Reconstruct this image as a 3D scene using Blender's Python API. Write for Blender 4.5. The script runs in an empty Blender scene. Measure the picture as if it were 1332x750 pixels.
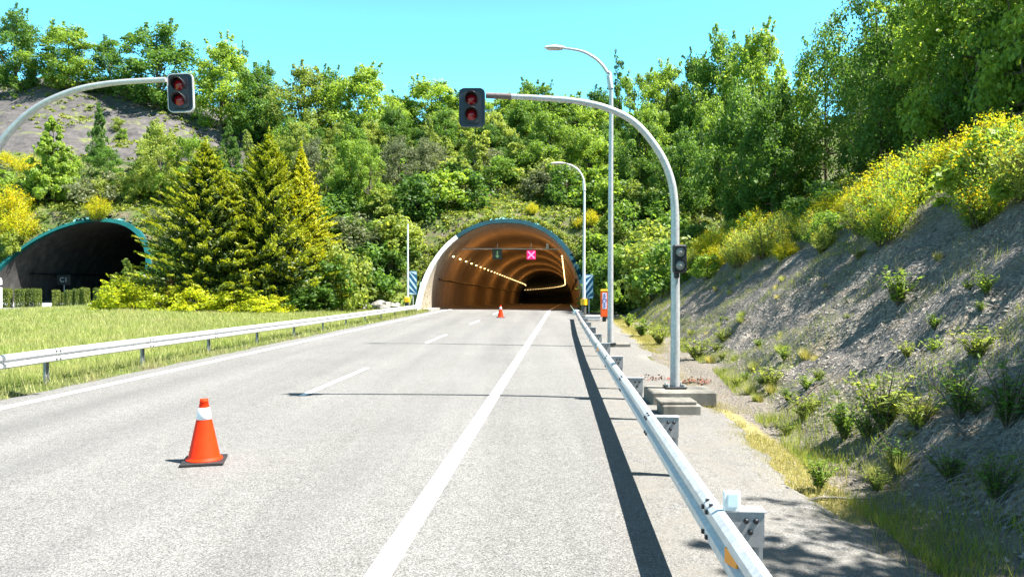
import bpy, math, random
import numpy as np
from mathutils import Vector

random.seed(7)
RNG = np.random.default_rng(7)
R = math.radians
scene = bpy.context.scene
COL = scene.collection
HC = 2.4                                  # camera height above the road
rx, ry = 0.0718, 0.9974                   # road direction on the ground
def P(s, t, z=0.0): return Vector((s*rx + t*ry, s*ry - t*rx, z))
def ST(x, y): return x*rx + y*ry, x*ry - y*rx
def X(px, d): return (px - 666.0)/1000.0*d
def Z(py, d): return HC + (368.0 - py)/1000.0*d

# ------------------------------------------------------------------ noise / terrain
def _hash(ix, iy, seed):
    n = (ix*374761393 + iy*668265263 + seed*1442695041) & 0x7fffffff
    n = ((n ^ (n >> 13))*1274126177) & 0x7fffffff
    n = (n ^ (n >> 16)) & 0xffff
    return n/65535.0
def vnoise(x, y, seed=0):
    x = np.asarray(x, float); y = np.asarray(y, float)
    ix = np.floor(x).astype(np.int64); iy = np.floor(y).astype(np.int64)
    fx = x-ix; fy = y-iy
    fx = fx*fx*(3-2*fx); fy = fy*fy*(3-2*fy)
    a = _hash(ix, iy, seed); b = _hash(ix+1, iy, seed); c = _hash(ix, iy+1, seed); d = _hash(ix+1, iy+1, seed)
    return (a+(b-a)*fx)*(1-fy) + (c+(d-c)*fx)*fy
def fbm(x, y, o=4, seed=0):
    r = 0; a = 1; w = 0
    for i in range(o):
        r = r + a*vnoise(x*2**i, y*2**i, seed+i); w += a; a *= .5
    return r/w
def sm(v): v = np.clip(v, 0, 1); return v*v*(3-2*v)

TC, S0, LEAN = -5.65, 65.0, 0.72          # main tunnel axis offset, mouth, backward lean
TL, SL = -48.8, 69.5                      # second tunnel
W1, H1, W2, H2 = 7.0, 7.95, 8.2, 8.5
def toe(s): return 3.7 + .9*sm((s-8)/16)
def height(x, y, fine=True):
    x = np.asarray(x, float); y = np.asarray(y, float)
    s, t = ST(x, y)
    n1 = fbm(x*.09, y*.09, 3, 3)-.5
    tt = toe(s) + .9*(fbm(s*.16, t*0+3, 2, 11)-.5)
    u = t-tt
    crest = 6.7
    hr = np.where(u < 0, 0, np.where(u < crest, (.75*u), .75*crest + .5*(u-crest)))
    hr = np.where(u > 34, .75*crest+.5*(34-crest)+.25*(u-34), hr)
    k = sm(u/1.5)*np.where(u > 0, 1, 0)
    ridge = fbm(s*.45+t*.25, t*.12, 3, 21)-.5
    hr = hr + k*(1.15*n1 + .9*ridge*sm((11-u)/4))
    if fine:
        fz = sm(u/.8)*sm((12-u)/4)
        rg_ = 1-np.abs(2*fbm(t*.5+s*.9, s*.35-t*.2, 3, 33)-1)
        hr = hr + fz*(.55*(fbm(x*1.1, y*1.1, 3, 31)-.5) + .30*(rg_-.7) + .24*(fbm(x*4.2, y*4.2, 2, 41)-.5))
    hr = np.maximum(hr, 0)
    sf = 66.0 + (SL-S0)*sm((-t-20)/14)
    d = s - sf + 1.2*(fbm(x*.2, y*.2, 2, 51)-.5)*sm((np.abs(t-TC)-8)/3)*sm((np.abs(t-TL)-9)/3)
    D1 = 6.7 + .7*sm((-t-30)/8)
    slope = .315 + .2*sm((-t-42)/45) + .03*sm((t-5)/20)
    hb = np.where(d < 0, 0, np.where(d < D1, 1.3*d, 1.3*D1 + slope*(d-D1)))
    top = sf + 64
    hb = np.where(s > top, 1.3*D1 + slope*(64-D1) + .1*(s-top), hb)
    hb = hb + sm((d-D1)/8)*(2.6*n1 + .5*(fbm(x*.4, y*.4, 2, 61)-.5))
    fs2 = sm((s-96)/7)*sm((-t-38)/10)*sm((150-s)/10)
    hb = hb + fs2*(2.2*(fbm(x*.16+s*.05, y*.22, 3, 63)-.5) + .9*(fbm(x*.7, y*.7, 2, 65)-.5))
    hb = np.maximum(hb, 0)
    m = np.maximum(hr, hb); kk = 2.0*np.clip(m/2.5, 0, 1)+1e-6
    h = m + np.maximum(kk-np.abs(hr-hb), 0)**2/(4*kk)
    base = np.full_like(h, -.06)
    L = sm((-t-11.75)/.5)
    base = base + L*(.10 + .06*(fbm(x*.8, y*.8, 2, 71)-.5)) + .38*sm((-t-14)/20)*sm((s-25)/35)
    lt = sm((8.4-np.abs(t-TL))/1.5)
    base = base*(1-lt) + lt*.24
    Rr = sm((t-2.75)/.35)
    base = base + Rr*(.06 + .07*(fbm(x*1.3, y*1.3, 3, 81)-.5)) - .07*np.exp(-((t-3.3)/.3)**2)
    if fine: base = base + .05*sm((t-2.9)/.5)*(fbm(x*5, y*5, 2, 91)-.5)
    return base + h
def hz(x, y): return float(height(np.array([x]), np.array([y]))[0])
def ground(px, py):
    """where the sight line through a point of the photograph meets the ground"""
    dx, dz = (px-666)/1000.0, (368-py)/1000.0
    d = np.arange(3.5, 160, .05)
    g = height(dx*d, d)
    i = np.argmax(g >= HC + dz*d)
    return Vector((dx*d[i], d[i], float(g[i])))

# ------------------------------------------------------------------ mesh helpers
def raw_mesh(name, V, faces, smooth=False, mats=(), attrs=None):
    """V (n,3); faces: list of integer arrays (m,k)"""
    me = bpy.data.meshes.new(name)
    V = np.asarray(V, np.float32)
    me.vertices.add(len(V)); me.vertices.foreach_set('co', V.ravel())
    faces = [np.asarray(f, np.int32) for f in faces if len(f)]
    nl = sum(f.size for f in faces); npoly = sum(len(f) for f in faces)
    me.loops.add(nl); me.polygons.add(npoly)
    me.loops.foreach_set('vertex_index', np.concatenate([f.ravel() for f in faces]))
    tot = np.concatenate([np.full(len(f), f.shape[1], np.int32) for f in faces])
    st = np.concatenate([[0], np.cumsum(tot)[:-1]]).astype(np.int32)
    me.polygons.foreach_set('loop_start', st)
    me.polygons.foreach_set('use_smooth', np.full(npoly, smooth, bool))
    me.update(calc_edges=True)
    for k, a in (attrs or {}).items():
        at = me.attributes.new(k, 'FLOAT', 'POINT'); at.data.foreach_set('value', np.asarray(a, np.float32))
    for m in mats: me.materials.append(m)
    return me

class G:
    """collects shapes for ONE mesh"""
    def __init__(s): s.v = []; s.f = []; s.sm = []
    def add(s, vs, fs, smooth=False):
        b = len(s.v); s.v += [tuple(v) for v in vs]; s.f += [tuple(i+b for i in f) for f in fs]; s.sm += [smooth]*len(fs)
        return s
    def box(s, c, size, ax=None, bev=0.0):
        """box centred on c; ax = (ex, ey, ez) unit axes; bev chamfers the vertical and top edges a little"""
        c = Vector(c); ex, ey, ez = ax or (Vector((1,0,0)), Vector((0,1,0)), Vector((0,0,1)))
        a, b, h = size[0]/2, size[1]/2, size[2]/2
        e = min(bev, a*.45, b*.45, h*.45)
        if e <= 0:
            pts = [c+ex*x+ey*y+ez*z for z in (-h, h) for x, y in ((-a,-b),(a,-b),(a,b),(-a,b))]
            return s.add(pts, [(3,2,1,0),(4,5,6,7),(0,1,5,4),(1,2,6,5),(2,3,7,6),(3,0,4,7)])
        def ring(x, y, z, k): return [c+ex*p+ey*q+ez*z for p, q in ((-x+k,-y),(x-k,-y),(x,-y+k),(x,y-k),(x-k,y),(-x+k,y),(-x,y-k),(-x,-y+k))]
        pts = ring(a-e, b-e, -h, e*.5)+ring(a, b, -h+e, e)+ring(a, b, h-e, e)+ring(a-e, b-e, h, e*.5)
        fs = [tuple(range(7,-1,-1)), tuple(range(24,32))]
        for r in range(3):
            for i in range(8): fs.append((r*8+i, r*8+(i+1)%8, r*8+8+(i+1)%8, r*8+8+i))
        return s.add(pts, fs)
    def tube(s, pts, rad, n=10, caps=True, smooth=True):
        pts = [Vector(p) for p in pts]
        rad = [rad]*len(pts) if not hasattr(rad, '__len__') else rad
        vs = []; up = None
        for i, p in enumerate(pts):
            d = (pts[min(i+1, len(pts)-1)]-pts[max(i-1, 0)]).normalized()
            if up is None:
                up = Vector((1,0,0)) if abs(d.x) < .8 else Vector((0,0,1))
            e1 = (up - d*up.dot(d)).normalized(); up = e1; e2 = d.cross(e1)
            for k in range(n):
                a = 2*math.pi*k/n; vs.append(p + (e1*math.cos(a)+e2*math.sin(a))*rad[i])
        fs = [(i*n+k, i*n+(k+1)%n, (i+1)*n+(k+1)%n, (i+1)*n+k) for i in range(len(pts)-1) for k in range(n)]
        s.add(vs, fs, smooth)
        if caps:
            m = len(pts)-1
            s.add(vs[:n], [tuple(range(n-1,-1,-1))]); s.add(vs[m*n:], [tuple(range(n))])
        return s
    def lathe(s, c, prof, n=24, axis=None, smooth=True):
        """prof: (r, h) along axis (default up)"""
        c = Vector(c); az = (axis or Vector((0,0,1))).normalized()
        ax_ = az.orthogonal().normalized(); ay = az.cross(ax_)
        vs = [c + (ax_*math.cos(2*math.pi*k/n)+ay*math.sin(2*math.pi*k/n))*r + az*h for r, h in prof for k in range(n)]
        fs = [(i*n+k, i*n+(k+1)%n, (i+1)*n+(k+1)%n, (i+1)*n+k) for i in range(len(prof)-1) for k in range(n)]
        return s.add(vs, fs, smooth)
    def prism(s, pts, off):
        """extrude a planar outline by the vector off"""
        n = len(pts); pts = [Vector(p) for p in pts]; q = [p+Vector(off) for p in pts]
        return s.add(pts+q, [tuple(range(n-1,-1,-1)), tuple(range(n,2*n))]+[(i,(i+1)%n,(i+1)%n+n,i+n) for i in range(n)])
    def mesh(s, name, mat):
        me = bpy.data.meshes.new(name); me.from_pydata(s.v, [], s.f)
        me.polygons.foreach_set('use_smooth', s.sm); me.materials.append(mat); me.update()
        return me

def link(name, data, parent=None, loc=None):
    o = bpy.data.objects.new(name, data); COL.objects.link(o)
    if loc is not None: o.location = loc
    if parent is not None: o.parent = parent
    return o
def thing(name, label, cat, loc=(0,0,0), group=None, rz=0.0):
    o = link(name, None, None, loc); o.empty_display_size = .3; o.rotation_euler = (0,0,rz)
    return tag(o, label, cat, group)
def tag(o, label=None, cat=None, group=None, kind=None):
    for k, v in (('label',label),('category',cat),('group',group),('kind',kind)):
        if v: o[k] = v
    return o
def part(name, g, mat, parent, local=False):
    """child mesh; g holds world coordinates unless local"""
    if not local and parent is not None:
        r = parent
        off = Vector((0,0,0))
        while r is not None: off += r.location; r = r.parent
        g.v = [tuple(Vector(v)-off) for v in g.v]
    return link(name, g.mesh(name, mat), parent)
def copy_tree(o, parent=None):
    c = o.copy(); COL.objects.link(c); c.parent = parent
    for ch in list(o.children): copy_tree(ch, c)
    return c

# ------------------------------------------------------------------ materials
def new_mat(name):
    m = bpy.data.materials.new(name); m.use_nodes = True
    nt = m.node_tree; nt.nodes.clear()
    out = nt.nodes.new('ShaderNodeOutputMaterial')
    return m, nt, out
class N:
    def __init__(s, nt): s.nt = nt
    def __call__(s, typ, **kw):
        n = s.nt.nodes.new('ShaderNode'+typ); 
        for k, v in kw.items():
            if hasattr(n, k): setattr(n, k, v)
            else: n.inputs[k.replace('_', ' ')].default_value = v
        return n
    def l(s, a, b): s.nt.links.new(a, b)
    def pos(s): return s('NewGeometry').outputs['Position']
    def noise(s, scale, detail=4, rough=.55, vec=None, stretch=None):
        n = s('TexNoise'); n.inputs['Scale'].default_value = scale; n.inputs['Detail'].default_value = detail; n.inputs['Roughness'].default_value = rough
        v = vec or s.pos()
        if stretch:
            mp = s('Mapping'); mp.inputs['Scale'].default_value = stretch; mp.inputs['Rotation'].default_value = (0,0,R(4.12)); s.l(v, mp.inputs[0]); v = mp.outputs[0]
        s.l(v, n.inputs['Vector']); return n.outputs['Fac']
    def voro(s, scale, feature='F1', vec=None):
        n = s('TexVoronoi'); n.feature = feature; n.inputs['Scale'].default_value = scale
        s.l(vec or s.pos(), n.inputs['Vector']); return n
    def ramp(s, fac, stops):
        n = s('ValToRGB'); e = n.color_ramp.elements
        while len(e) < len(stops): e.new(.5)
        for i, (p, c) in enumerate(stops):
            e[i].position = p; e[i].color = (*c, 1) if hasattr(c, '__len__') else (c, c, c, 1)
        s.l(fac, n.inputs[0]); return n.outputs[0]
    def mix(s, fac, a, b, mode='MIX'):
        n = s('Mix', data_type='RGBA', blend_type=mode)
        for sock, v in ((n.inputs[0], fac), (n.inputs[6], a), (n.inputs[7], b)):
            if isinstance(v, bpy.types.NodeSocket): s.l(v, sock)
            elif hasattr(v, '__len__'): sock.default_value = (*v, 1)
            else: sock.default_value = v
        return n.outputs[2]
    def math(s, op, a, b=0.0, clamp=False):
        n = s('Math', operation=op, use_clamp=clamp)
        for i, v in enumerate((a, b)):
            if isinstance(v, bpy.types.NodeSocket): s.l(v, n.inputs[i])
            else: n.inputs[i].default_value = v
        return n.outputs[0]
    def attr(s, name):
        n = s('Attribute'); n.attribute_name = name; return n.outputs['Fac']
    def bump(s, h, strength=.5, dist=.02):
        n = s('Bump'); n.inputs['Strength'].default_value = strength; n.inputs['Distance'].default_value = dist
        s.l(h, n.inputs['Height']); return n.outputs[0]

def principled(name, col, rough=.6, metal=0.0, spec=.4, var=.12, scale=6, bump=0.0, bscale=40, emit=None, estr=0):
    m, nt, out = new_mat(name); n = N(nt)
    b = n('BsdfPrincipled'); b.inputs['Roughness'].default_value = rough; b.inputs['Metallic'].default_value = metal
    b.inputs['Specular IOR Level'].default_value = spec
    f = n.noise(scale, 5, .6)
    lo = tuple(c*(1-var) for c in col); hi = tuple(min(1, c*(1+var)) for c in col)
    c = n.ramp(f, [(.3, lo), (.7, hi)]); n.l(c, b.inputs['Base Color'])
    if bump: n.l(n.bump(n.noise(bscale, 3), bump, .01), b.inputs['Normal'])
    if emit:
        b.inputs['Emission Color'].default_value = (*emit, 1); b.inputs['Emission Strength'].default_value = estr
    n.l(b.outputs[0], out.inputs[0]); return m

def leaf_mat(name, c1, c2, tr=None, tf=.5, c3=None, patch=None):
    m, nt, out = new_mat(name); n = N(nt)
    g = n('NewGeometry'); oi = n('ObjectInfo')
    stops = [(.0, c1), (1.0, c2)] if c3 is None else [(.0, c1), (.72, c2), (1.0, c3)]
    c = n.ramp(g.outputs['Random Per Island'], stops)
    if patch:
        c = n.mix(n.ramp(n.noise(.32, 5, .7), [(.40, 0.0), (.66, .85)]), c, patch)
        c = n.mix(1, c, n.ramp(n.noise(1.7, 4, .7), [(.3, .62), (.65, 1.1)]), 'MULTIPLY')
    hs = n('HueSaturation'); n.l(c, hs.inputs['Color'])
    n.l(n.math('ADD', n.math('MULTIPLY', oi.outputs['Random'], .4), .8), hs.inputs['Value'])
    n.l(n.math('ADD', n.math('MULTIPLY', oi.outputs['Random'], -.02), .519), hs.inputs['Hue'])
    b = n('BsdfPrincipled'); b.inputs['Roughness'].default_value = .5; b.inputs['Specular IOR Level'].default_value = .3
    n.l(hs.outputs[0], b.inputs['Base Color'])
    t = n('BsdfTranslucent')
    n.l(n.mix(1.0, hs.outputs[0], tr or (1.95, 1.85, 1.0), 'MULTIPLY'), t.inputs[0])
    mx = n('MixShader'); mx.inputs[0].default_value = tf
    n.l(b.outputs[0], mx.inputs[1]); n.l(t.outputs[0], mx.inputs[2]); n.l(mx.outputs[0], out.inputs[0])
    return m

def mat_asphalt():
    m, nt, out = new_mat('asphalt'); n = N(nt)
    b = n('BsdfPrincipled'); b.inputs['Roughness'].default_value = .85; b.inputs['Specular IOR Level'].default_value = .25
    v = n.voro(88).outputs['Color']
    sp = n('SeparateColor'); n.l(v, sp.inputs[0])
    grain = n.ramp(sp.outputs[0], [(0, .055), (.22, .118), (.7, .175), (1, .275)])
    big = n.ramp(n.noise(.35, 5, .6), [(.3, .92), (.7, 1.06)])
    trk = n.ramp(n.noise(.5, 4, .6, stretch=(1.3, .05, 1)), [(.35, .84), (.65, 1.06)])
    mid = n.ramp(n.noise(5, 4, .7), [(.3, .9), (.7, 1.08)])
    c = n.mix(1, n.mix(1, n.mix(1, grain, big, 'MULTIPLY'), trk, 'MULTIPLY'), mid, 'MULTIPLY')
    c = n.mix(1, c, (1.0, .985, .95), 'MULTIPLY')
    # polished wheel paths and a few thin cracks
    tr_ = n.math('MULTIPLY', n.attr('track'), n.ramp(n.noise(.6, 5, .65, stretch=(1.2, .12, 1)), [(.25, .12), (.7, .34)]))
    c = n.mix(tr_, c, (.085,.086,.088))
    sh2 = n.attr('shoulder')
    wv = n.mix(.06, n.pos(), n('TexNoise', Scale=2.2, Detail=4.0).outputs['Color'], 'ADD')
    ck = n.voro(.33, 'DISTANCE_TO_EDGE', vec=wv)
    ckm = n.math('MULTIPLY', n.math('LESS_THAN', ck.outputs['Distance'], .0022), n.ramp(n.noise(.21, 3, .6), [(.52, 0.0), (.56, .8)]))
    c = n.mix(n.math('MULTIPLY', ckm, sh2), c, (.035,.034,.033))
    # cracked shoulder beyond the edge line
    sh = n.attr('shoulder')
    fl = n.math('MULTIPLY', n.ramp(n.noise(11, 5, .8, stretch=(1,.45,1)), [(.55, 0.0), (.64, .75)]), sh)
    c = n.mix(fl, c, (.055,.045,.035))
    dust = n.math('MULTIPLY', n.ramp(n.noise(1.6, 6, .7), [(.35, 0.0), (.7, 1.0)]), n.math('MULTIPLY', sh, .8))
    c = n.mix(dust, c, (.165, .152, .132))
    n.l(c, b.inputs['Base Color'])
    n.l(n.bump(n.voro(110).outputs['Distance'], .6, .006), b.inputs['Normal'])
    n.l(b.outputs[0], out.inputs[0]); return m

def mat_ground():
    m, nt, out = new_mat('ground'); n = N(nt)
    b = n('BsdfPrincipled'); b.inputs['Roughness'].default_value = .95; b.inputs['Specular IOR Level'].default_value = .15
    # dirt with roots and dead leaves
    dirt = n.ramp(n.noise(3.0, 8, .7), [(.3, (.06,.048,.035)), (.5, (.12,.10,.07)), (.7, (.2,.17,.12))])
    green = n.ramp(n.noise(2.2, 6, .7), [(.3, (.035,.06,.015)), (.55, (.09,.13,.03)), (.75, (.17,.18,.06))])
    grass = n.ramp(n.noise(4.5, 6, .75), [(.3, (.10,.15,.03)), (.5, (.19,.25,.06)), (.72, (.3,.32,.11))])
    v = n.voro(13); sp = n('SeparateColor'); n.l(v.outputs['Color'], sp.inputs[0])
    stone = n.ramp(sp.outputs[0], [(0, (.085,.075,.068)), (.5, (.18,.163,.147)), (.85, (.28,.255,.225)), (1, (.40,.37,.32))])
    v2 = n.voro(38); sp2 = n('SeparateColor'); n.l(v2.outputs['Color'], sp2.inputs[0])
    stone = n.mix(.45, stone, n.ramp(sp2.outputs[0], [(0, (.07,.063,.057)), (.6, (.20,.182,.163)), (1, (.42,.385,.33))]))
    dry = n.ramp(n.noise(1.1, 7, .72), [(.5, 0.0), (.66, 1.0)])
    stone = n.mix(n.math('MULTIPLY', dry, .55), stone, (.24,.19,.11))
    far = n.ramp(n.noise(.5, 8, .75, stretch=(1,1,2)), [(.3, (.055,.05,.052)), (.5, (.095,.088,.088)), (.7, (.14,.128,.12))])
    far = n.mix(1, far, n.ramp(n.noise(1.3, 6, .8), [(.32, .55), (.62, 1.15)]), 'MULTIPLY')
    far = n.mix(n.ramp(n.noise(.22, 6, .7), [(.56, 0.0), (.66, .8)]), far, (.16,.19,.05))
    gravel = n.mix(n.ramp(n.noise(1.3, 6, .7), [(.4, 0.0), (.62, 1.0)]), (.165,.148,.125), n.mix(.5, stone, (.15,.13,.11)))
    moss = n.ramp(n.noise(9, 6, .75), [(.3, (.15,.13,.06)), (.5, (.27,.235,.095)), (.7, (.36,.31,.15))])
    c = n.mix(n.ramp(n.noise(.7, 5, .7), [(.38, 0.0), (.56, 1.0)]), dirt, green)
    nz = n.math('MULTIPLY', n.math('SUBTRACT', n.noise(2.0, 5, .7), .5), .8)
    def mask(a):
        f = n.math('ADD', n.attr(a), nz); return n.math('MULTIPLY', n.math('SUBTRACT', f, .38), 4.0, True)
    c = n.mix(mask('grass'), c, grass)
    c = n.mix(mask('farshale'), c, far)
    c = n.mix(mask('gravel'), c, gravel)
    c = n.mix(mask('shale'), c, stone)
    c = n.mix(mask('moss'), c, moss)
    n.l(c, b.inputs['Base Color'])
    h = n.math('ADD', n.math('MULTIPLY', v.outputs['Distance'], .8), n.math('ADD', n.math('MULTIPLY', n.noise(22, 5, .7), .9), n.math('MULTIPLY', v2.outputs['Distance'], .4)))
    n.l(n.bump(h, .8, .06), b.inputs['Normal'])
    n.l(b.outputs[0], out.inputs[0]); return m

def mat_paint():
    m, nt, out = new_mat('road_paint'); n = N(nt)
    b = n('BsdfPrincipled'); b.inputs['Roughness'].default_value = .7
    w = n.ramp(n.noise(40, 5, .75), [(.26, (.38,.37,.35)), (.40, (.78,.78,.76)), (.8, (.84,.84,.82))])
    w = n.mix(1, w, n.ramp(n.noise(2.5, 4, .7), [(.3, .88), (.6, 1.0)]), 'MULTIPLY')
    n.l(w, b.inputs['Base Color']); n.l(n.bump(n.voro(110).outputs['Distance'], .35, .004), b.inputs['Normal'])
    n.l(b.outputs[0], out.inputs[0]); return m

def mat_concrete(name, lo, hi, streak=.6):
    m, nt, out = new_mat(name); n = N(nt)
    b = n('BsdfPrincipled'); b.inputs['Roughness'].default_value = .85
    a = n.ramp(n.noise(.9, 7, .7), [(.3, lo), (.7, hi)])
    st = n.ramp(n.noise(1.6, 5, .65, stretch=(1, 1, .08)), [(.34, 1-streak), (.6, 1.0)])
    c = n.mix(1, a, st, 'MULTIPLY')
    n.l(c, b.inputs['Base Color']); n.l(n.bump(n.noise(14, 6, .7), .35, .02), b.inputs['Normal'])
    n.l(b.outputs[0], out.inputs[0]); return m

def mat_teal(name, c, worn):
    m, nt, out = new_mat(name); n = N(nt)
    b = n('BsdfPrincipled'); b.inputs['Roughness'].default_value = .75; b.inputs['Specular IOR Level'].default_value = .15
    f = n.ramp(n.noise(2.2, 7, .75), [(worn-.06, 0.0), (worn+.06, 1.0)])
    base = n.ramp(n.noise(.8, 5, .6), [(.3, tuple(x*.75 for x in c)), (.7, tuple(x*1.3 for x in c))])
    n.l(n.mix(f, base, (.25,.28,.27)), b.inputs['Base Color'])
    n.l(b.outputs[0], out.inputs[0]); return m

def mat_galv(name, c=.5, rough=.42, metal=.65):
    m, nt, out = new_mat(name); n = N(nt)
    b = n('BsdfPrincipled'); b.inputs['Metallic'].default_value = metal
    sp = n('SeparateColor'); n.l(n.voro(22).outputs['Color'], sp.inputs[0])
    col = n.ramp(sp.outputs[0], [(0, (c*.86, c*.89, c*.92)), (1, (c*1.06, c*1.09, c*1.12))])
    dirt = n.ramp(n.noise(5, 6, .75), [(.52, 0.0), (.75, .55)])
    n.l(n.mix(dirt, col, (c*.6, c*.57, c*.52)), b.inputs['Base Color'])
    n.l(n.ramp(n.noise(9, 4), [(.3, rough-.08), (.7, rough+.12)]), b.inputs['Roughness'])
    n.l(n.bump(n.noise(3, 3), .12, .02), b.inputs['Normal'])
    n.l(b.outputs[0], out.inputs[0]); return m

M = {}
M['asphalt'] = mat_asphalt(); M['ground'] = mat_ground(); M['paint'] = mat_paint()
M['galv'] = mat_galv('galvanised_steel', .62, .45, .55)
M['galvdull'] = mat_galv('weathered_steel', .30, .6, .2)
M['pole'] = mat_galv('pole_steel', .40, .45, .35)
M['lining'] = mat_concrete('tunnel_concrete', (.25,.215,.17), (.36,.32,.26), .28)
M['darklining'] = mat_concrete('unlit_dark_concrete', (.03,.029,.028), (.085,.08,.075), .6)  # darkness of the unlit tunnel put into the concrete colour
M['concrete'] = mat_concrete('concrete', (.22,.21,.19), (.42,.40,.37), .4)
M['oldconc'] = mat_concrete('weathered_concrete', (.12,.115,.10), (.27,.255,.22), .6)
M['wall'] = mat_concrete('dark_concrete', (.06,.06,.06), (.14,.13,.12), .5)
M['teal'] = mat_teal('teal_paint', (.001,.028,.040), .74)
M['teal2'] = mat_teal('teal_paint_bright', (.003,.065,.066), .8)
M['sunlitwhite'] = mat_teal('rim_sunlight_white', (.50,.55,.54), .55)  # sunlight on the rim's lower left, put in as ragged white
M['palegrey'] = principled('pale_grey_enamel', (.42,.43,.43), .5, var=.1)
M['black'] = principled('black_plastic', (.012,.013,.016), .45, var=.2)
M['darkblue'] = principled('signal_backplate', (.010,.014,.026), .4, var=.2)
M['white'] = principled('white_enamel', (.78,.78,.78), .4, var=.05)
M['redlens'] = principled('red_lens', (.22,.003,.008), .15, spec=.6, var=.25, scale=30)
M['greylens'] = principled('unlit_lens', (.20,.20,.19), .25, spec=.6, var=.25, scale=60)
M['coneo'] = principled('cone_orange', (.88,.032,.003), .5, spec=.15, var=.1, scale=9)
M['coneo'].node_tree.nodes['Principled BSDF'].inputs['Roughness'].default_value = .55
M['cones'] = principled('cone_sleeve', (.75,.75,.78), .35, var=.06)
M['rubber'] = principled('black_rubber', (.02,.018,.018), .6, var=.3, scale=20)
M['amber'] = principled('amber_reflector', (.9,.28,.01), .2, var=.1, emit=None)
M['yellow'] = principled('yellow_paint', (.75,.42,.01), .5, var=.15)
M['orange'] = principled('orange_paint', (.72,.09,.008), .5, var=.12)
M['blue'] = principled('blue_sheet', (.015,.11,.24), .4, var=.15)
M['ltblue'] = principled('pale_stripe', (.55,.68,.8), .4, var=.08)
M['bluetext'] = principled('blue_lettering', (.03,.05,.35), .5, var=.05)
M['letterbg'] = principled('pale_lettering', (.62,.6,.75), .5, var=.08)
M['bark'] = principled('bark', (.10,.075,.055), .9, var=.45, scale=9, bump=.5)
M['barkpale'] = principled('pale_bark', (.20,.18,.15), .9, var=.4, scale=9, bump=.4)
M['stone'] = principled('loose_stone', (.225,.203,.18), .9, var=.65, scale=9, bump=.4)
M['rock'] = principled('grey_rock', (.2,.19,.175), .9, var=.4, scale=3, bump=.6, bscale=14)
M['wire'] = principled('dull_wire', (.13,.125,.12), .6, metal=.3, var=.2)
M['rust'] = principled('rust_leaf', (.20,.06,.035), .8, var=.4, scale=20)
M['lampglow'] = principled('sodium_lamp', (.9,.7,.4), .5, var=0, emit=(1.0,.66,.26), estr=1.6)
M['redglow'] = principled('red_led', (.6,.02,.08), .5, var=0, emit=(1.0,.012,.11), estr=.5)
M['redcross'] = principled('red_led_cross', (.8,.2,.3), .5, var=0, emit=(1.0,.16,.30), estr=.8)
M['greenglow'] = principled('dim_green_led', (.1,.2,.1), .5, var=0, emit=(.25,.45,.2), estr=.16)
M['signbox'] = principled('sign_box', (.07,.08,.065), .6, var=.2)
M['glass'] = principled('lamp_glass', (.45,.40,.42), .25, var=.1)
M['lamptop'] = principled('lamp_housing', (.62,.62,.66), .45, var=.06)
# leaves
M['lf_mid']  = leaf_mat('leaf_mid',  (.06,.12,.022), (.155,.245,.045))
M['lf_lite'] = leaf_mat('leaf_light', (.11,.18,.026), (.25,.33,.055))
M['lf_dark'] = leaf_mat('leaf_dark', (.045,.095,.020), (.115,.19,.036))
M['lf_grey'] = leaf_mat('leaf_greygreen', (.10,.12,.06), (.20,.22,.11), tr=(1.2,1.2,.9))
M['lf_pale'] = leaf_mat('leaf_pale', (.13,.175,.035), (.27,.31,.07))
M['lf_gold'] = leaf_mat('leaf_golden', (.14,.185,.012), (.36,.39,.02), c3=(.48,.45,.03))
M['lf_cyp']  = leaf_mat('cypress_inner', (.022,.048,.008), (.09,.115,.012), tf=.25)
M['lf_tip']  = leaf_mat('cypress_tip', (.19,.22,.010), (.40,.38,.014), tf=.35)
M['lf_redd'] = leaf_mat('leaf_red', (.2,.05,.03), (.34,.12,.07), tr=(1.3,1,.8))
M['flower']  = leaf_mat('broom_flower', (.56,.40,.006), (.74,.56,.02), tr=(1.1,1.0,.4))
M['hedge']   = leaf_mat('hedge_leaf', (.07,.10,.016), (.16,.19,.035), tf=.25)
M['blade']   = leaf_mat('grass_blade', (.13,.18,.035), (.28,.32,.09), c3=(.50,.46,.24), tf=.35, patch=(.34,.32,.15))
M['dryb']    = leaf_mat('dry_blade', (.24,.20,.07), (.38,.33,.14), c3=(.22,.25,.07), tf=.35)
M['under']   = leaf_mat('undergrowth_leaf', (.06,.095,.014), (.19,.235,.035), c3=(.30,.29,.09))
M['ivy']     = leaf_mat('slope_plants', (.10,.14,.025), (.25,.29,.055), c3=(.26,.22,.1))

# ------------------------------------------------------------------ foliage shapes
def unit(a): return a/np.maximum(np.linalg.norm(a, axis=1, keepdims=True), 1e-9)
def leaves(C, size, nrm, rng, aspect=.62, axis=None, fold=.0):
    """rhombic leaves centred on C with normals nrm"""
    n = len(C); nrm = unit(nrm)
    ax = rng.normal(size=(n,3)) if axis is None else axis
    ax = unit(ax - nrm*np.sum(ax*nrm, 1, keepdims=True)); bx = np.cross(nrm, ax)
    L = (np.broadcast_to(size, (n,))*.5)[:,None]; Wd = L*aspect
    V = np.stack([C-ax*L, C+bx*Wd-ax*L*.15, C+ax*L, C-bx*Wd-ax*L*.15], 1).reshape(-1,3)
    F = np.arange(n*4).reshape(n,4)
    return V, F
def clumps(cen, rad, per, size, rng, up=.45, flat=.8):
    k = len(cen)
    d = unit(rng.normal(size=(k*per,3))); r = rng.random(k*per)**.45
    off = d*r[:,None]; off[:,2] *= flat
    C = np.repeat(cen, per, 0) + off*np.repeat(rad, per)[:,None]
    nrm = off + rng.normal(size=off.shape)*.55 + np.array([0,0,up])
    return leaves(C, size*(.6+.8*rng.random(len(C))), nrm, rng)
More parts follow.
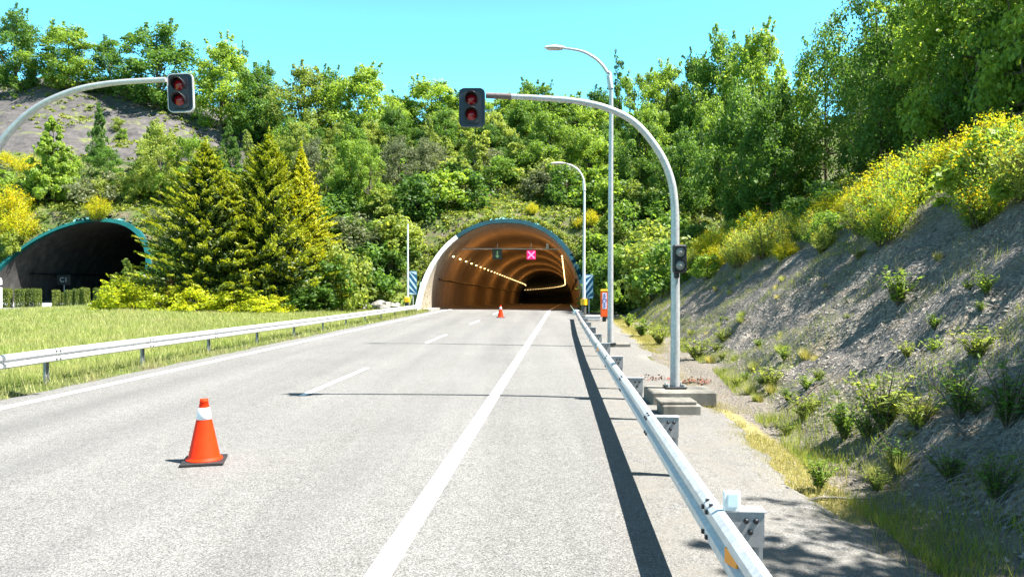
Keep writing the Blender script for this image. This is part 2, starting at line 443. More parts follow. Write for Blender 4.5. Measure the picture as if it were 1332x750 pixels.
def limb_geo(g, tips, rng, base_h, top_h, r0, lean=.02):
    top = Vector((rng.normal()*lean, rng.normal()*lean, top_h))
    pts = [Vector((0,0,-.04)), Vector((0,0,base_h*.5)), Vector((top.x*.4, top.y*.4, base_h)), top*.8+Vector((0,0,.0)), top]
    pts[3].z = base_h+(top_h-base_h)*.7
    g.tube(pts, [r0*1.35, r0, r0*.8, r0*.4, r0*.12], 7)
    for tp in tips:
        z0 = base_h*.75 + (top_h-base_h)*.8*rng.random()
        z0 = min(z0, max(base_h*.6, tp[2]-.04)); f = max(.15, 1-(z0-base_h)/(top_h-base_h+.01))
        a = Vector((0,0,z0)); b = Vector(tp); mid = a.lerp(b, .55)+Vector((0,0,-.02))
        g.tube([a, mid, b], [r0*.45*f, r0*.28*f, r0*.08], 5)
def tree_proto(kind, rng, n_cl, per, leaf, crown_lo=.22, rxy=.30, shape='round', r0=.022, cr=(.075,.12)):
    """unit-height tree: returns (trunk G, crown verts, faces)"""
    zz = rng.random(n_cl)
    cen = []
    for i in range(n_cl):
        for _ in range(30):
            h = rng.random(); 
            if shape == 'round':   w = math.sin(math.pi*min(1,(h*.88+.10)))**.62
            elif shape == 'cone':  w = (1-h)**.8*.97+.05
            elif shape == 'column':w = math.sin(math.pi*min(1,(h*.9+.07)))**.35*.9+.04
            elif shape == 'open':  w = .35+.65*math.sin(math.pi*(h*.8+.1))
            elif shape == 'bush':  w = math.cos(h*math.pi*.5*.92)**.55
            if rng.random() < (w+.15): break
        r = rxy*w*rng.random()**.42; a = rng.random()*2*math.pi
        lob = 1+.22*math.sin(a*3+rng.random()*.6)+.15*rng.normal()
        cen.append((r*math.cos(a)*lob, r*math.sin(a)*lob, crown_lo+(.97-crown_lo)*h))
    cen = np.array(cen)
    rad = rng.uniform(cr[0], cr[1], n_cl)
    if shape == 'cone': rad *= (1.15-.75*(cen[:,2]-crown_lo)/(1-crown_lo))
    V, F = clumps(cen, rad, per, leaf, rng)
    # loose sprigs that break the outline
    k = max(6, n_cl//3); idx = rng.integers(0, n_cl, k)
    out = cen[idx]-np.array([0,0,.55]); out = unit(out+rng.normal(size=out.shape)*.15)
    sp = np.concatenate([cen[idx]+out*(rad[idx,None]*m) for m in (1.0,1.25,1.5)])
    V2, F2 = clumps(sp, np.full(len(sp), cr[0]*.36), max(5, per//9), leaf, rng)
    F2 = F2+len(V); V = np.concatenate([V, V2]); F = np.concatenate([F, F2])
    g = G(); tips = [tuple(c) for c in cen[rng.permutation(n_cl)[:min(n_cl, 16)]]]
    limb_geo(g, tips, rng, max(crown_lo, .05), .86, r0)
    return g, V, F
def make_tree(name, proto, leafm, barkm='bark'):
    g, V, F = proto
    root = bpy.data.objects.new(name, None); root.empty_display_size = .3
    tr = bpy.data.objects.new('trunk', g.mesh('trunk', M[barkm])); tr.parent = root
    cr = bpy.data.objects.new('crown', raw_mesh('crown', V, [F], False, [M[leafm]])); cr.parent = root
    return root
class Kit:
    """one tree or shrub of a kind; put() places it, then copies of it"""
    def __init__(s, build): s.src = build
    def put(s, loc, h, w=None, rz=0.0, label=None, cat=None, group=None, tilt=(0,0)):
        o = s.src.copy(); COL.objects.link(o)
        for ch in s.src.children:
            c = ch.copy(); COL.objects.link(c); c.parent = o
            for gch in ch.children:
                d = gch.copy(); COL.objects.link(d); d.parent = c
        o.location = loc; k = w if w else h
        o.scale = (k, k, h); o.rotation_euler = (tilt[0], tilt[1], rz)
        return tag(o, label, cat, group)
rg = lambda s: np.random.default_rng(s)
def kit(name, lf, bark='bark', seed=1, **k):
    return Kit(make_tree(name, tree_proto(name, rg(seed), **k), lf, bark))
far = dict(n_cl=115, per=165, leaf=.0245, crown_lo=.02, rxy=.36, cr=(.06,.115))
K = {}
K['b1'] = kit('broadleaf_tree', 'lf_lite', seed=1, **far)
K['b2'] = kit('broadleaf_tree', 'lf_mid', seed=2, **far)
K['b3'] = kit('broadleaf_tree', 'lf_mid', seed=3, **{**far, 'rxy':.27, 'n_cl':60})
K['b4'] = kit('broadleaf_tree', 'lf_lite', seed=4, **{**far, 'shape':'open', 'cr':(.06,.10), 'n_cl':62})
K['bd'] = kit('broadleaf_tree', 'lf_dark', seed=5, **far)
K['olive'] = kit('broadleaf_tree', 'lf_pale', seed=6, **{**far, 'n_cl':80})
K['grey'] = kit('bushy_tree', 'lf_grey', seed=8, **{**far, 'crown_lo':.05, 'leaf':.026, 'per':85, 'cr':(.07,.11)})
K['maple'] = kit('conical_tree', 'lf_lite', seed=9, **{**far, 'shape':'cone', 'rxy':.40, 'n_cl':170, 'per':100, 'crown_lo':.04, 'leaf':.036, 'cr':(.05,.085)})
K['maple2'] = kit('conical_tree', 'lf_mid', seed=10, **{**far, 'shape':'cone', 'rxy':.34, 'n_cl':150, 'per':95, 'crown_lo':.04, 'cr':(.045,.08)})
K['round'] = kit('round_tree', 'lf_mid', seed=11, **{**far, 'rxy':.42, 'n_cl':80, 'crown_lo':.10})
K['poplar'] = kit('slender_tree', 'lf_mid', 'barkpale', seed=12, n_cl=46, per=42, leaf=.026, crown_lo=.15, rxy=.085, shape='column', cr=(.03,.055), r0=.012)
K['sapling'] = kit('slender_tree', 'lf_pale', 'barkpale', seed=13, n_cl=36, per=42, leaf=.042, crown_lo=.08, rxy=.14, shape='column', cr=(.04,.075), r0=.012)
K['dcone'] = kit('dark_conifer', 'lf_dark', seed=14, n_cl=70, per=70, leaf=.028, crown_lo=.04, rxy=.17, shape='cone', cr=(.06,.09), r0=.018)
near = dict(n_cl=120, per=120, leaf=.0175, crown_lo=.10, rxy=.30, cr=(.06,.10), r0=.016)
K['n1'] = kit('leafy_tree', 'lf_mid', seed=21, **near)
K['n2'] = kit('leafy_tree', 'lf_lite', seed=22, **{**near, 'shape':'open', 'leaf':.026, 'per':90})
K['n3'] = kit('leafy_tree', 'lf_dark', seed=23, **near)
K['s1'] = kit('shrub', 'lf_mid', seed=31, n_cl=34, per=60, leaf=.075, crown_lo=.06, rxy=.5, shape='bush', cr=(.14,.22), r0=.02)
K['s2'] = kit('shrub', 'lf_pale', seed=32, n_cl=34, per=60, leaf=.07, crown_lo=.06, rxy=.5, shape='bush', cr=(.13,.2), r0=.02)
K['s3'] = kit('shrub', 'lf_dark', seed=33, n_cl=34, per=60, leaf=.075, crown_lo=.06, rxy=.5, shape='bush', cr=(.14,.22), r0=.02)
K['s4'] = kit('shrub', 'lf_grey', seed=34, n_cl=34, per=75, leaf=.055, crown_lo=.05, rxy=.5, shape='bush', cr=(.13,.2), r0=.02)
K['s5'] = kit('shrub', 'lf_lite', seed=35, n_cl=30, per=60, leaf=.08, crown_lo=.06, rxy=.45, shape='bush', cr=(.13,.2), r0=.02)
K['gold'] = kit('golden_shrub', 'lf_gold', seed=36, n_cl=60, per=75, leaf=.075, crown_lo=.03, rxy=.75, shape='bush', cr=(.16,.24), r0=.02)

def broom(seed, flowers, leafm='lf_lite', n=150):
    """upright whippy shrub whose outer shoots carry yellow flowers"""
    r = rg(seed); st = G(); LV=[]; LA=[]; FL=[]
    for i in range(n):
        a = r.random()*2*math.pi; q = r.random()**.6; sp = .44*q
        h = (1-.45*q*q)*(.6+.45*r.random())
        b = np.array([.12*q*math.cos(a), .12*q*math.sin(a), 0]); e = np.array([sp*math.cos(a), sp*math.sin(a), h]) + r.normal(size=3)*.03
        m = (b+e)/2 + np.array([0,0,.06])
        if i < 40: st.tube([b, m, e], [.010,.006,.002], 4, False)
        for k in range(50):
            f = .18+.84*r.random()
            p = (1-f)**2*b + 2*f*(1-f)*m + f*f*e + r.normal(size=3)*.032
            LV.append(p); LA.append((e-b)+r.normal(size=3)*.35)
        if r.random() < flowers*(.5+.9*(0.5+.5*math.sin(a*2+seed))):
            for k in range(20):
                f = .55+.5*r.random(); p = (1-f)**2*b+2*f*(1-f)*m+f*f*e+r.normal(size=3)*.03; FL.append(p)
    LV = np.array(LV); LA = np.array(LA)
    V, F = leaves(LV, .040*(.6+.8*r.random(len(LV))), r.normal(size=LV.shape), r, .35, LA)
    root = bpy.data.objects.new('broom_shrub', None)
    for nm, me in (('stems', st.mesh('stems', M['bark'])), ('foliage', raw_mesh('foliage', V, [F], False, [M[leafm]]))):
        o = bpy.data.objects.new(nm, me); o.parent = root
    FL = np.array(FL)
    V, F = leaves(FL, .031*(.7+.6*r.random(len(FL))), r.normal(size=FL.shape)+np.array([0,0,.4]), r, .8)
    o = bpy.data.objects.new('flowers', raw_mesh('flowers', V, [F], False, [M['flower']])); o.parent = root; o['kind'] = 'stuff'
    return Kit(root)
K['br1'] = broom(41, .32, 'lf_lite'); K['br2'] = broom(42, .10, 'lf_pale'); K['br3'] = broom(43, .75, 'lf_gold', 120)

def weed(seed, leafm, n=26, lean=.5, L=.16):
    r = rg(seed); st = G(); C=[]; A=[]; 
    for i in range(n):
        a = r.random()*6.283; q = r.random(); h = .45+.55*r.random()
        e = np.array([lean*q*math.cos(a)*h, lean*q*math.sin(a)*h, h]); m = e*.5+np.array([0,0,.08])
        st.tube([(0,0,-.05), m, e], [.012,.008,.003], 4, False)
        for k in range(16):
            f = .12+.9*r.random(); p = 2*f*(1-f)*m+f*f*e
            out = np.array([math.cos(a+r.normal()), math.sin(a+r.normal()), .35]); out /= np.linalg.norm(out)
            C.append(p+out*L*.4); A.append(out)
    C = np.array(C); A = np.array(A)
    V, F = leaves(C, L*(.5+.8*r.random(len(C))), np.array([0,0,1.])+r.normal(size=C.shape)*.5, r, .38, A)
    root = bpy.data.objects.new('weed', None)
    for nm, me in (('stems', st.mesh('stems', M['bark'])), ('foliage', raw_mesh('foliage', V, [F], False, [M[leafm]]))):
        o = bpy.data.objects.new(nm, me); o.parent = root
    return Kit(root)
K['w1'] = weed(51, 'lf_lite', 40, .55, .13); K['w2'] = weed(52, 'lf_pale', 44, .8, .13); K['w3'] = weed(53, 'lf_mid', 40, .7, .10)
def tussock(seed, leafm, n=260):
    r = rg(seed); a = r.random(n)*6.283; q = r.random(n)**.7; h = .5+.5*r.random(n)
    b = np.stack([.22*q*np.cos(a), .22*q*np.sin(a), np.zeros(n)-.05], 1)
    e = b + np.stack([.35*q*np.cos(a), .35*q*np.sin(a), h], 1) + r.normal(size=(n,3))*.06
    side = np.stack([-np.sin(a), np.cos(a), np.zeros(n)], 1)*.018
    V = np.stack([b-side, b+side, e], 1).reshape(-1,3)
    root = bpy.data.objects.new('grass_tussock', raw_mesh('grass_tussock', V, [np.arange(n*3).reshape(n,3)], False, [M[leafm]]))
    return Kit(root)
K['t1'] = tussock(61, 'blade'); K['t2'] = tussock(62, 'dryb')

# ------------------------------------------------------------------ the setting: ground
def axis_pts(segs):
    out = []
    for a, b, st in segs: out.append(np.arange(a, b, st))
    return np.concatenate(out)
gx = axis_pts([(-420,-120,15),(-120,-54,2.2),(-54,-33,.4),(-33,-13,.8),(-13,7,.4),(7,7,1)]) if False else \
     axis_pts([(-420,-120,15),(-120,-54,1.0),(-54,-33,.4),(-33,-13,.7),(-13,2.4,.4),(2.4,12.5,.10),(12.5,30,.7),(30,100,1.6),(100,421,15)])
gy = axis_pts([(-200,-20,12),(-20,2,2),(2,5,.3),(5,26,.13),(26,60,.32),(60,82,.36),(82,142,1.0),(142,421,9)])
GX, GY = np.meshgrid(gx, gy); fx, fy = GX.ravel(), GY.ravel()
fz = height(fx, fy)
fs_, ft_ = ST(fx, fy)
nx, ny = len(gx), len(gy)
I = np.arange(nx*ny).reshape(ny, nx)
quads = np.stack([I[:-1,:-1], I[:-1,1:], I[1:,1:], I[1:,:-1]], -1).reshape(-1,4)
def inside(tc, w, h, s0, z0):
    return (np.abs(ft_-tc) < w+.32) & (((np.clip(np.abs(ft_-tc)/(w+.32),0,1))**2.0 + (np.clip(fz-z0,0,99)/(h+.32))**2) < 1) & (fs_ > s0+.3) & (fs_ < s0+22)
bad = inside(TC, W1, H1, S0, 0) | inside(TL, W2, H2, SL, .3)
quads = quads[~bad[quads].any(1)]
u_ = ft_-toe(fs_)
shale = sm((u_-.1)/.6)*sm((8.2-u_)/2.0)*sm((72-fs_)/10)
pxl = 666+1000*fx/np.maximum(fy, 5)
farsh = sm((fs_-96)/7)*sm((360-pxl)/60)*sm((150-fs_)/8)
grass = sm((-ft_-12.1)/.5)*sm((70-fs_)/4)
gravel = sm((ft_-2.6)/.3)*sm((.7-u_)/.7)*sm((66-fs_)/3)
mossb = np.exp(-((ft_-2.92)/.36)**2)*sm((16-fs_)/2)*(.35+.65*sm((fs_-7.5)/1.5))*sm((fs_-4)/1.5) + .8*np.exp(-((ft_-3.3)/.8)**2)*sm((fs_-26)/6)*sm((56-fs_)/8)
gme = raw_mesh('hillside', np.stack([fx,fy,fz],1), [quads], True, [M['ground']],
               dict(shale=shale, farshale=farsh, grass=grass, gravel=gravel, moss=mossb))
tag(link('hillside', gme), kind='structure')

# road, following the tunnel's curve and fall
def shift(s): return -np.maximum(0, np.asarray(s, float)-190)**2/733.0
def zroad(s): q = np.maximum(0, np.asarray(s, float)-64); return np.where(q < 10, -.023*q*q/20, -.023*(q-5))
def strip(name, ts, ss, dz, mat, kind='structure', attr=None):
    ss = np.asarray(ss, float); ts = np.asarray(ts, float)
    S, T = np.meshgrid(ss, ts, indexing='ij')
    T2 = T + shift(S); x = S*rx+T2*ry; y = S*ry-T2*rx; z = zroad(S)+dz
    n, m = S.shape; J = np.arange(n*m).reshape(n, m)
    F = np.stack([J[:-1,:-1], J[1:,:-1], J[1:,1:], J[:-1,1:]], -1).reshape(-1,4)
    F = F[:, ::-1]
    at = {'shoulder': attr(T).ravel()} if attr else None
    return tag(link(name, raw_mesh(name, np.stack([x.ravel(), y.ravel(), z.ravel()],1), [F], True, [M[mat]], at)), kind=kind)
ss_all = np.concatenate([np.arange(-60, 60, 2.0), np.arange(60, 310, 2.0)])
def sh_(T): return sm((T-.35)/.5)
def edge_road():
    ss = np.concatenate([np.arange(-60, 3, 3.0), np.arange(3, 64.6, .35)])
    ts = np.concatenate([[-11.85,-11.5], np.arange(-11,-1.2,.3), [-1,-.4,.3,.9,1.5,2.2,2.6,2.85]])
    S, T = np.meshgrid(ss, ts, indexing='ij')
    T = T.copy()
    T[:,0] += .22*(fbm(ss*.8, ss*0, 3, 5)-.5)*2 * 1.0
    T[:,-1] += .35*(fbm(ss*.9, ss*0+7, 3, 6)-.5)*2
    Zz = np.zeros_like(S); Zz[:,-1] = -.05; Zz[:,0] = -.05
    n, m = S.shape; J = np.arange(n*m).reshape(n, m)
    F = np.stack([J[:-1,:-1], J[1:,:-1], J[1:,1:], J[:-1,1:]], -1).reshape(-1,4)[:, ::-1]
    me = raw_mesh('road', np.stack([(S*rx+T*ry).ravel(), (S*ry-T*rx).ravel(), Zz.ravel()],1), [F], True, [M['asphalt']], {'shoulder': sh_(T).ravel(), 'track': sum(np.exp(-((T-c)/.42)**2) for c in (-2.6,-4.5,-7.1,-9.3)).ravel()})
    tag(link('road', me), kind='structure')
edge_road()
ss_tun = np.concatenate([[64.25], np.arange(65, 312, 2.0)])
strip('tunnel_road', np.linspace(TC-6.2, TC+6.2, 6), ss_tun, .0, 'asphalt', attr=lambda T: T*0)
strip('edge_line', [-1.66,-1.44], ss_all, .004, 'paint')
strip('edge_line', [-10.95,-10.72], ss_all, .004, 'paint')
for a, b in ((1.2,6.4),(16.0,21.4),(30.6,35.6),(44.6,49.2),(58.5,63),(72,76.6),(86,90.6),(100,104),(114,118),(128,132),(142,146)):
    strip('lane_line', [-5.72,-5.58], np.linspace(a, b, 6), .004, 'paint')
# carriageway of the other tunnel
def slab(name, t0, t1, s0, s1, z, mat):
    me = raw_mesh(name, [P(s0,t0,z), P(s0,t1,z), P(s1,t1,z), P(s1,t0,z)], [np.array([[0,1,2,3]])], False, [M[mat]]); return tag(link(name, me), kind='structure')
slab('road', TL-7.4, TL+7.4, -60, SL+95, .3, 'asphalt')

# ------------------------------------------------------------------ tunnels
def arch(w, h, n=40):
    """u, z of the arch from right foot to left foot, sides a little upright"""
    out = []
    for i in range(n+1):
        a = math.pi*i/n; c, s_ = math.cos(a), math.sin(a)
        out.append((w*math.copysign(abs(c)**.92, c), h*max(0, s_)**.96))
    return out
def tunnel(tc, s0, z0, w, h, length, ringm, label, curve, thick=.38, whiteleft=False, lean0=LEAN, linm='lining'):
    root = thing('road_tunnel', label, 'tunnel', P(s0, tc, z0))
    def pt(u, z, s, lean=1.0):
        sh = shift(s) if curve else 0; zz = float(zroad(s)) if curve else 0
        return P(s + lean0*z*lean, tc+u+float(sh), z0+z+zz)
    inner = arch(w, h); outer = arch(w+thick, h+thick)
    def sheet(prof, stations, lo=0):
        V = []; n = len(prof)
        for s in stations:
            k = max(0, 1-(s-s0)/9.0)
            for u, z in prof: V.append(pt(u, z-lo*(1 if z < .01 else 0), s, k))
        F = [(i*n+j, i*n+j+1, (i+1)*n+j+1, (i+1)*n+j) for i in range(len(stations)-1) for j in range(n-1)]
        return V, F
    st = list(np.concatenate([np.arange(s0, s0+12, 1.5), np.arange(s0+12, s0+length, 3.0)]))
    g = G(); V, F = sheet(inner, st, .4); g.add(V, F, True)
    n = len(inner); g.add([pt(u, z, st[-1], 0) for u, z in inner], [tuple(range(n))])
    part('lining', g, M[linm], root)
    g = G(); V, F = sheet(outer, list(np.arange(s0, s0+11, 1.5)), .4); g.add(V, [f[::-1] for f in F], True)
    part('outer_shell', g, M['oldconc'], root)
    def ringpart(i0, i1):
        g = G()
        for j in range(i0, i1):
            (a, b), (c, d) = (inner[j], inner[j+1]), (outer[j], outer[j+1])
            q = [pt(*a, s0), pt(*b, s0), pt(*d, s0), pt(*c, s0)]
            f = -Vector((rx, ry, 0))*.10
            q2 = [v+f for v in q]
            lip = [pt(a[0], a[1], s0)+Vector((rx,ry,0))*.5, pt(b[0], b[1], s0)+Vector((rx,ry,0))*.5]
            lip = [v-(v-P(s0, tc, z0+h*.3)).normalized()*.012 for v in lip]
            g.add(q2+[q2[0]*0+lip[0], lip[1]], [(0,1,2,3), (0,4,5,1)])
            c2 = [pt(c[0]*1.004, c[1]*1.004, s0)+Vector((rx,ry,0))*.22, pt(d[0]*1.004, d[1]*1.004, s0)+Vector((rx,ry,0))*.22]
            g.add([q2[3], q2[2], c2[1], c2[0]], [(0,1,2,3)])
        return g
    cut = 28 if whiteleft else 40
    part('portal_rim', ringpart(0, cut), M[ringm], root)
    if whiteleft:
        o = part('rim_foot', ringpart(cut, 40), M['sunlitwhite'], root); o['label'] = 'sunlit part of the teal rim, its light put in as white'
    for sd in (-1, 1):
        g = G()
        for a, b in zip(st[:-1], st[1:]):
            zf = lambda s: float(zroad(s)) if curve else 0
            sf = lambda s: float(shift(s)) if curve else 0
            q = []
            for s in (a+.4, b+.4):
                for du, dz in ((w-.75,.0),(w-.75,.16),(w-.05,.16)):
                    q.append(P(s, tc+sd*du+sf(s), z0+dz+zf(s)))
            g.add(q, [(0,1,4,3),(1,2,5,4)])
        part('kerb', g, M['concrete'], root)
        g = G(); u0 = sd*w*.93
        pts = [P(s, tc+sd*w*.925+(float(shift(s)) if curve else 0), z0+h*.36+(float(zroad(s)) if curve else 0)) for s in st[5:]]
        g.tube(pts, .07, 6); part('cable_run', g, M['black'], root)
    return root
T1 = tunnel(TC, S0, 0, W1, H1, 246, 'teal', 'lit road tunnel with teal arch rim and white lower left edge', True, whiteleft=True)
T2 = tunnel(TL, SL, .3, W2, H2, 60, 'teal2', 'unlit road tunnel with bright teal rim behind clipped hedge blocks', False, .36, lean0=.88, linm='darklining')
# small sign inside the dark tunnel
def text_mesh(txt, size, mat, extrude=.006):
    cu = bpy.data.curves.new('lettering', 'FONT'); cu.body = txt; cu.size = size; cu.extrude = extrude
    cu.align_x = 'CENTER'; cu.align_y = 'CENTER'
    o = bpy.data.objects.new('lettering', cu); COL.objects.link(o)
    dg = bpy.context.evaluated_depsgraph_get(); me = bpy.data.meshes.new_from_object(o.evaluated_get(dg))
    bpy.data.objects.remove(o); me.materials.clear(); me.materials.append(mat); return me
sgn_loc = Vector((X(83, 84), 84, Z(364, 84)))
sg = thing('marker_sign', 'small dark sign reading C1 inside the unlit tunnel', 'sign', sgn_loc)
part('panel', G().box(sgn_loc, (1.5,.05,1.1), bev=.02), M['black'], sg)
part('post', G().tube([sgn_loc+Vector((0,.08,-.5)), Vector((sgn_loc.x, sgn_loc.y+.08, .3))], .04, 8), M['galv'], sg)
lt = link('lettering', text_mesh('C1', .72, M['palegrey']), sg); lt.location = (0,-.035,0); lt.rotation_euler = (R(90),0,0)

# tunnel lamps: two rows
def lamp_row(tu, z, s_from, s_to, step, label, group):
    src = None
    for i, s in enumerate(np.arange(s_from, s_to, step)):
        loc = P(s, TC+tu+float(shift(s)), z+float(zroad(s)))
        if src is None:
            g = G().box((0,0,0), (.16,.55,.12), bev=.03)
            src = link('tunnel_lamp', g.mesh('tunnel_lamp', M['lampglow']), None, loc); o = src
        else:
            o = src.copy(); COL.objects.link(o); o.location = loc
        dd = .5*(-2*max(0, s-190)/733.0)
        o.rotation_euler = (0, math.copysign(.75, -tu)*-1, -math.atan2(rx, ry)-math.atan(dd*2))
        tag(o, label, 'lamp', group)
lamp_row(-5.15, 5.0, 72.5, 215, 4.6, 'glowing lamp in the long row along the left tunnel wall', 'lamps along the left tunnel wall')
lamp_row(5.15, 5.0, 72.5, 302, 4.6, 'glowing lamp in the curving row along the right tunnel wall', 'lamps along the right tunnel wall')
def point(loc, e, col, r=.25):
    l = bpy.data.lights.new('sodium_light', 'POINT'); l.energy = e; l.color = col; l.shadow_soft_size = r
    o = link('sodium_light', l, None, loc); return o
for s in (80, 100, 122, 148, 176):
    for tu in (-2.6, 2.6):
        point(P(s, TC+tu+float(shift(s)), 4.2+float(zroad(s))), 74, (1.0,.40,.09))
# lane signals on their crossbar
dS = 77.0
gb = thing('signal_crossbar', 'thin grey bar across the tunnel carrying two lane signals', 'crossbar', (X(668,dS), dS, Z(324,dS)))
part('bar', G().tube([(X(598,dS), dS-.2, Z(323.5,dS)), (X(742,dS), dS+.2, Z(323.5,dS))], .07, 8), M['galv'], gb)
g = G()
for px in (647, 691, 712): part('hanger', G().tube([(X(px,dS), dS, Z(323,dS)), (X(px,dS), dS, Z(317,dS))], .04, 6), M['galv'], gb)
part('detector', G().box((X(712,dS), dS, Z(320,dS)), (.25,.25,.5), bev=.03), M['galv'], gb)
def lane_signal(px, py, label, red):
    c = Vector((X(px,dS), dS-.12, Z(py,dS)))
    t = thing('lane_signal', label, 'lane signal', c)
    part('housing', G().box(c, (1.0,.3,1.0), bev=.04), M['signbox'], t)
    f = c+Vector((0,-.165,0))
    if red:
        part('display', G().box(f, (.88,.03,.88)), M['redglow'], t)
        g = G(); f2 = f+Vector((0,-.03,0))
        for sg_ in (1,-1):
            ex = Vector((.7071,0,.7071*sg_)); g.box(f2+Vector((0,-.004*sg_,0)), (.95,.02,.13), (ex, Vector((0,1,0)), ex.cross(Vector((0,1,0)))))
        part('cross', g, M['redcross'], t)
    else:
        g = G().box(f+Vector((0,0,.08)), (.10,.03,.52))
        g.prism([f+Vector((-.2,0,-.1)), f+Vector((0,0,-.36)), f+Vector((.2,0,-.1))], (0,-.02,0))
        part('arrow', g, M['greenglow'], t)
lane_signal(647, 331, 'dark lane signal with a dim green down arrow in the tunnel', False)
lane_signal(691, 331.5, 'glowing red lane signal showing a cross in the tunnel', True)

# ------------------------------------------------------------------ guardrails
WP = [(0,.31),(.045,.305),(.085,.275),(.085,.205),(.03,.175),(.03,.135),(.085,.105),(.085,.035),(.045,.005),(0,0)]
def guardrail(label, path, side, blocks, post_s, out_s=()):
    """path: (s, t, top z); side = +1 when the traffic is towards -t"""
    ps = np.array(path)
    f = lambda s: (float(np.interp(s, ps[:,0], ps[:,1])), float(np.interp(s, ps[:,0], ps[:,2])))
    s_a, s_b = ps[0,0], ps[-1,0]; m = (s_a+s_b)/2
    root = thing('guardrail', label, 'guardrail', P(m, f(m)[0], 0))
    g = G(); ss = np.arange(s_a, s_b+.01, 1.0); V = []
    for s in ss:
        t, zt = f(s)
        for o, z in WP: V.append(P(s, t-side*o, zt-.31+z))
        for o, z in WP[::-1]: V.append(P(s, t-side*(o-.004), zt-.31+z))
    n = len(WP)*2
    F = [(i*n+j, i*n+(j+1)%n, (i+1)*n+(j+1)%n, (i+1)*n+j) for i in range(len(ss)-1) for j in range(n)]
    g.add(V, F, False)
    part('rail', g, M['galv'], root)
    ex, ey, ez = Vector((ry,-rx,0)), Vector((rx,ry,0)), Vector((0,0,1))
    for s in post_s:
        t, zt = f(s)
        d = .25 if blocks else .10
        g = G(); c = t+side*(d+.0)
        # C-section post
        g.box(P(s, c+side*.03, zt/2-.1), (.006,.12,zt+.14), (ex,ey,ez))
        g.box(P(s-.058, c, zt/2-.1), (.055,.006,zt+.14), (ex,ey,ez)); g.box(P(s+.058, c, zt/2-.1), (.055,.006,zt+.14), (ex,ey,ez))
        po = part('post', g, M['galvdull'], root)
        g = G()
        for ds in (.1, .24):
            t2, z2 = f(s+ds)
            for o_, z in ((.088,-.06),(.088,-.25),(.055,-.018)): part('bolt', G().box(P(s+ds, t2-side*o_, z2+z), (.03,.032,.03)), M['black'], po)
        g = G()
        cc = t+side*(d/2+.02)
        if blocks:
            g.box(P(s-.07, cc, zt-.135), (d+.04,.007,.25), (ex,ey,ez))
            g.box(P(s+.07, cc, zt-.135), (d+.04,.007,.25), (ex,ey,ez))
            g.box(P(s, cc+.002, zt-.005), (d+.07,.16,.007), (ex,ey,ez))
            part('spacer_block', g, M['galvdull'], po)
            for o, z in ((.05,-.07),(.12,-.07),(.09,-.15)):
                part('bolt', G().lathe(P(s-.0735, c-side*o+.03, zt+z), [(0,0),(.021,0),(.021,.006),(.012,.016),(0,.016)], 8, -ey), M['black'], po)
        else:
            g.box(P(s, cc, zt-.155), (d,.10,.2), (ex,ey,ez)); part('spacer_block', g, M['galvdull'], po)
    return root, f
postR = [1.9]+[5.75+3.95*i for i in range(12)]
RR, fR = guardrail('long galvanised guardrail with spacer blocks along the right road edge',
    [(-40,1.25,.745),(3,1.17,.745),(12.5,1.05,.745),(24,.86,.735),(36,.71,.70),(51,.62,.62)], 1, True, postR)
# rail end and reflectors
t_, z_ = fR(51)
g = G(); e1 = P(51, t_-.04, z_-.155)
g.lathe(e1+Vector((0,0,-.155)), [(0,0),(.2,0),(.22,.05),(.22,.26),(.2,.31),(0,.31)], 16)
part('end_terminal', g, M['galv'], RR)
for s in (5.2, 21.2, 37):
    t, z = fR(s); g = G()
    a = P(s, t-.085, z-.15)
    g.prism([a+Vector((0,0,.05)), P(s-.16,t-.04,z-.15)+Vector((0,0,.045)), P(s-.16,t-.04,z-.15)-Vector((0,0,.045)), a-Vector((0,0,.05))], Vector((-.012,0,0)))
    part('reflector', g, M['amber'], RR)
s = 5.75; t, z = fR(s)
rp = thing('reflector_post', 'small white marker plate on top of the nearest guardrail block', 'marker', P(s-.06, t+.06, z+.002))
g = G().box(P(s-.06, t+.06, z+.072), (.125,.03,.15), bev=.012); part('plate', g, M['white'], rp)
g = G().box(P(s-.078, t+.065, z+.078), (.07,.006,.095)); part('reflector', g, M['ltblue'], rp)
postL = [13.1-8*0+4.1*i for i in range(-2, 13)]
LL, fL = guardrail('long galvanised guardrail along the grass on the left road edge',
    [(-40,-12.15,.86),(17,-12.1,.86),(36,-12.1,.74),(63.5,-12.25,.62)], -1, False, postL)
# short return beside the tunnel
def short_rail():
    d = 49.0; root = thing('guardrail', 'short grey crosswise guardrail piece beside the orange call post', 'guardrail', (X(768,d), d, 0))
    x0, x1 = X(757,d), X(781,d); zt = Z(410,d)
    g = G(); V = []
    for x in (x0, x1):
        for o, z in WP: V.append((x, d-o, zt-.31+z))
        for o, z in WP[::-1]: V.append((x, d-o+.004, zt-.31+z))
    n = len(WP)*2; g.add(V, [(j, (j+1)%n, n+(j+1)%n, n+j) for j in range(n)]); part('rail', g, M['galv'], root)
    for x in (x0+.15, x1-.2): part('post', G().box((x, d+.06, zt/2-.1), (.1,.1,zt+.1)), M['galv'], root)
short_rail()

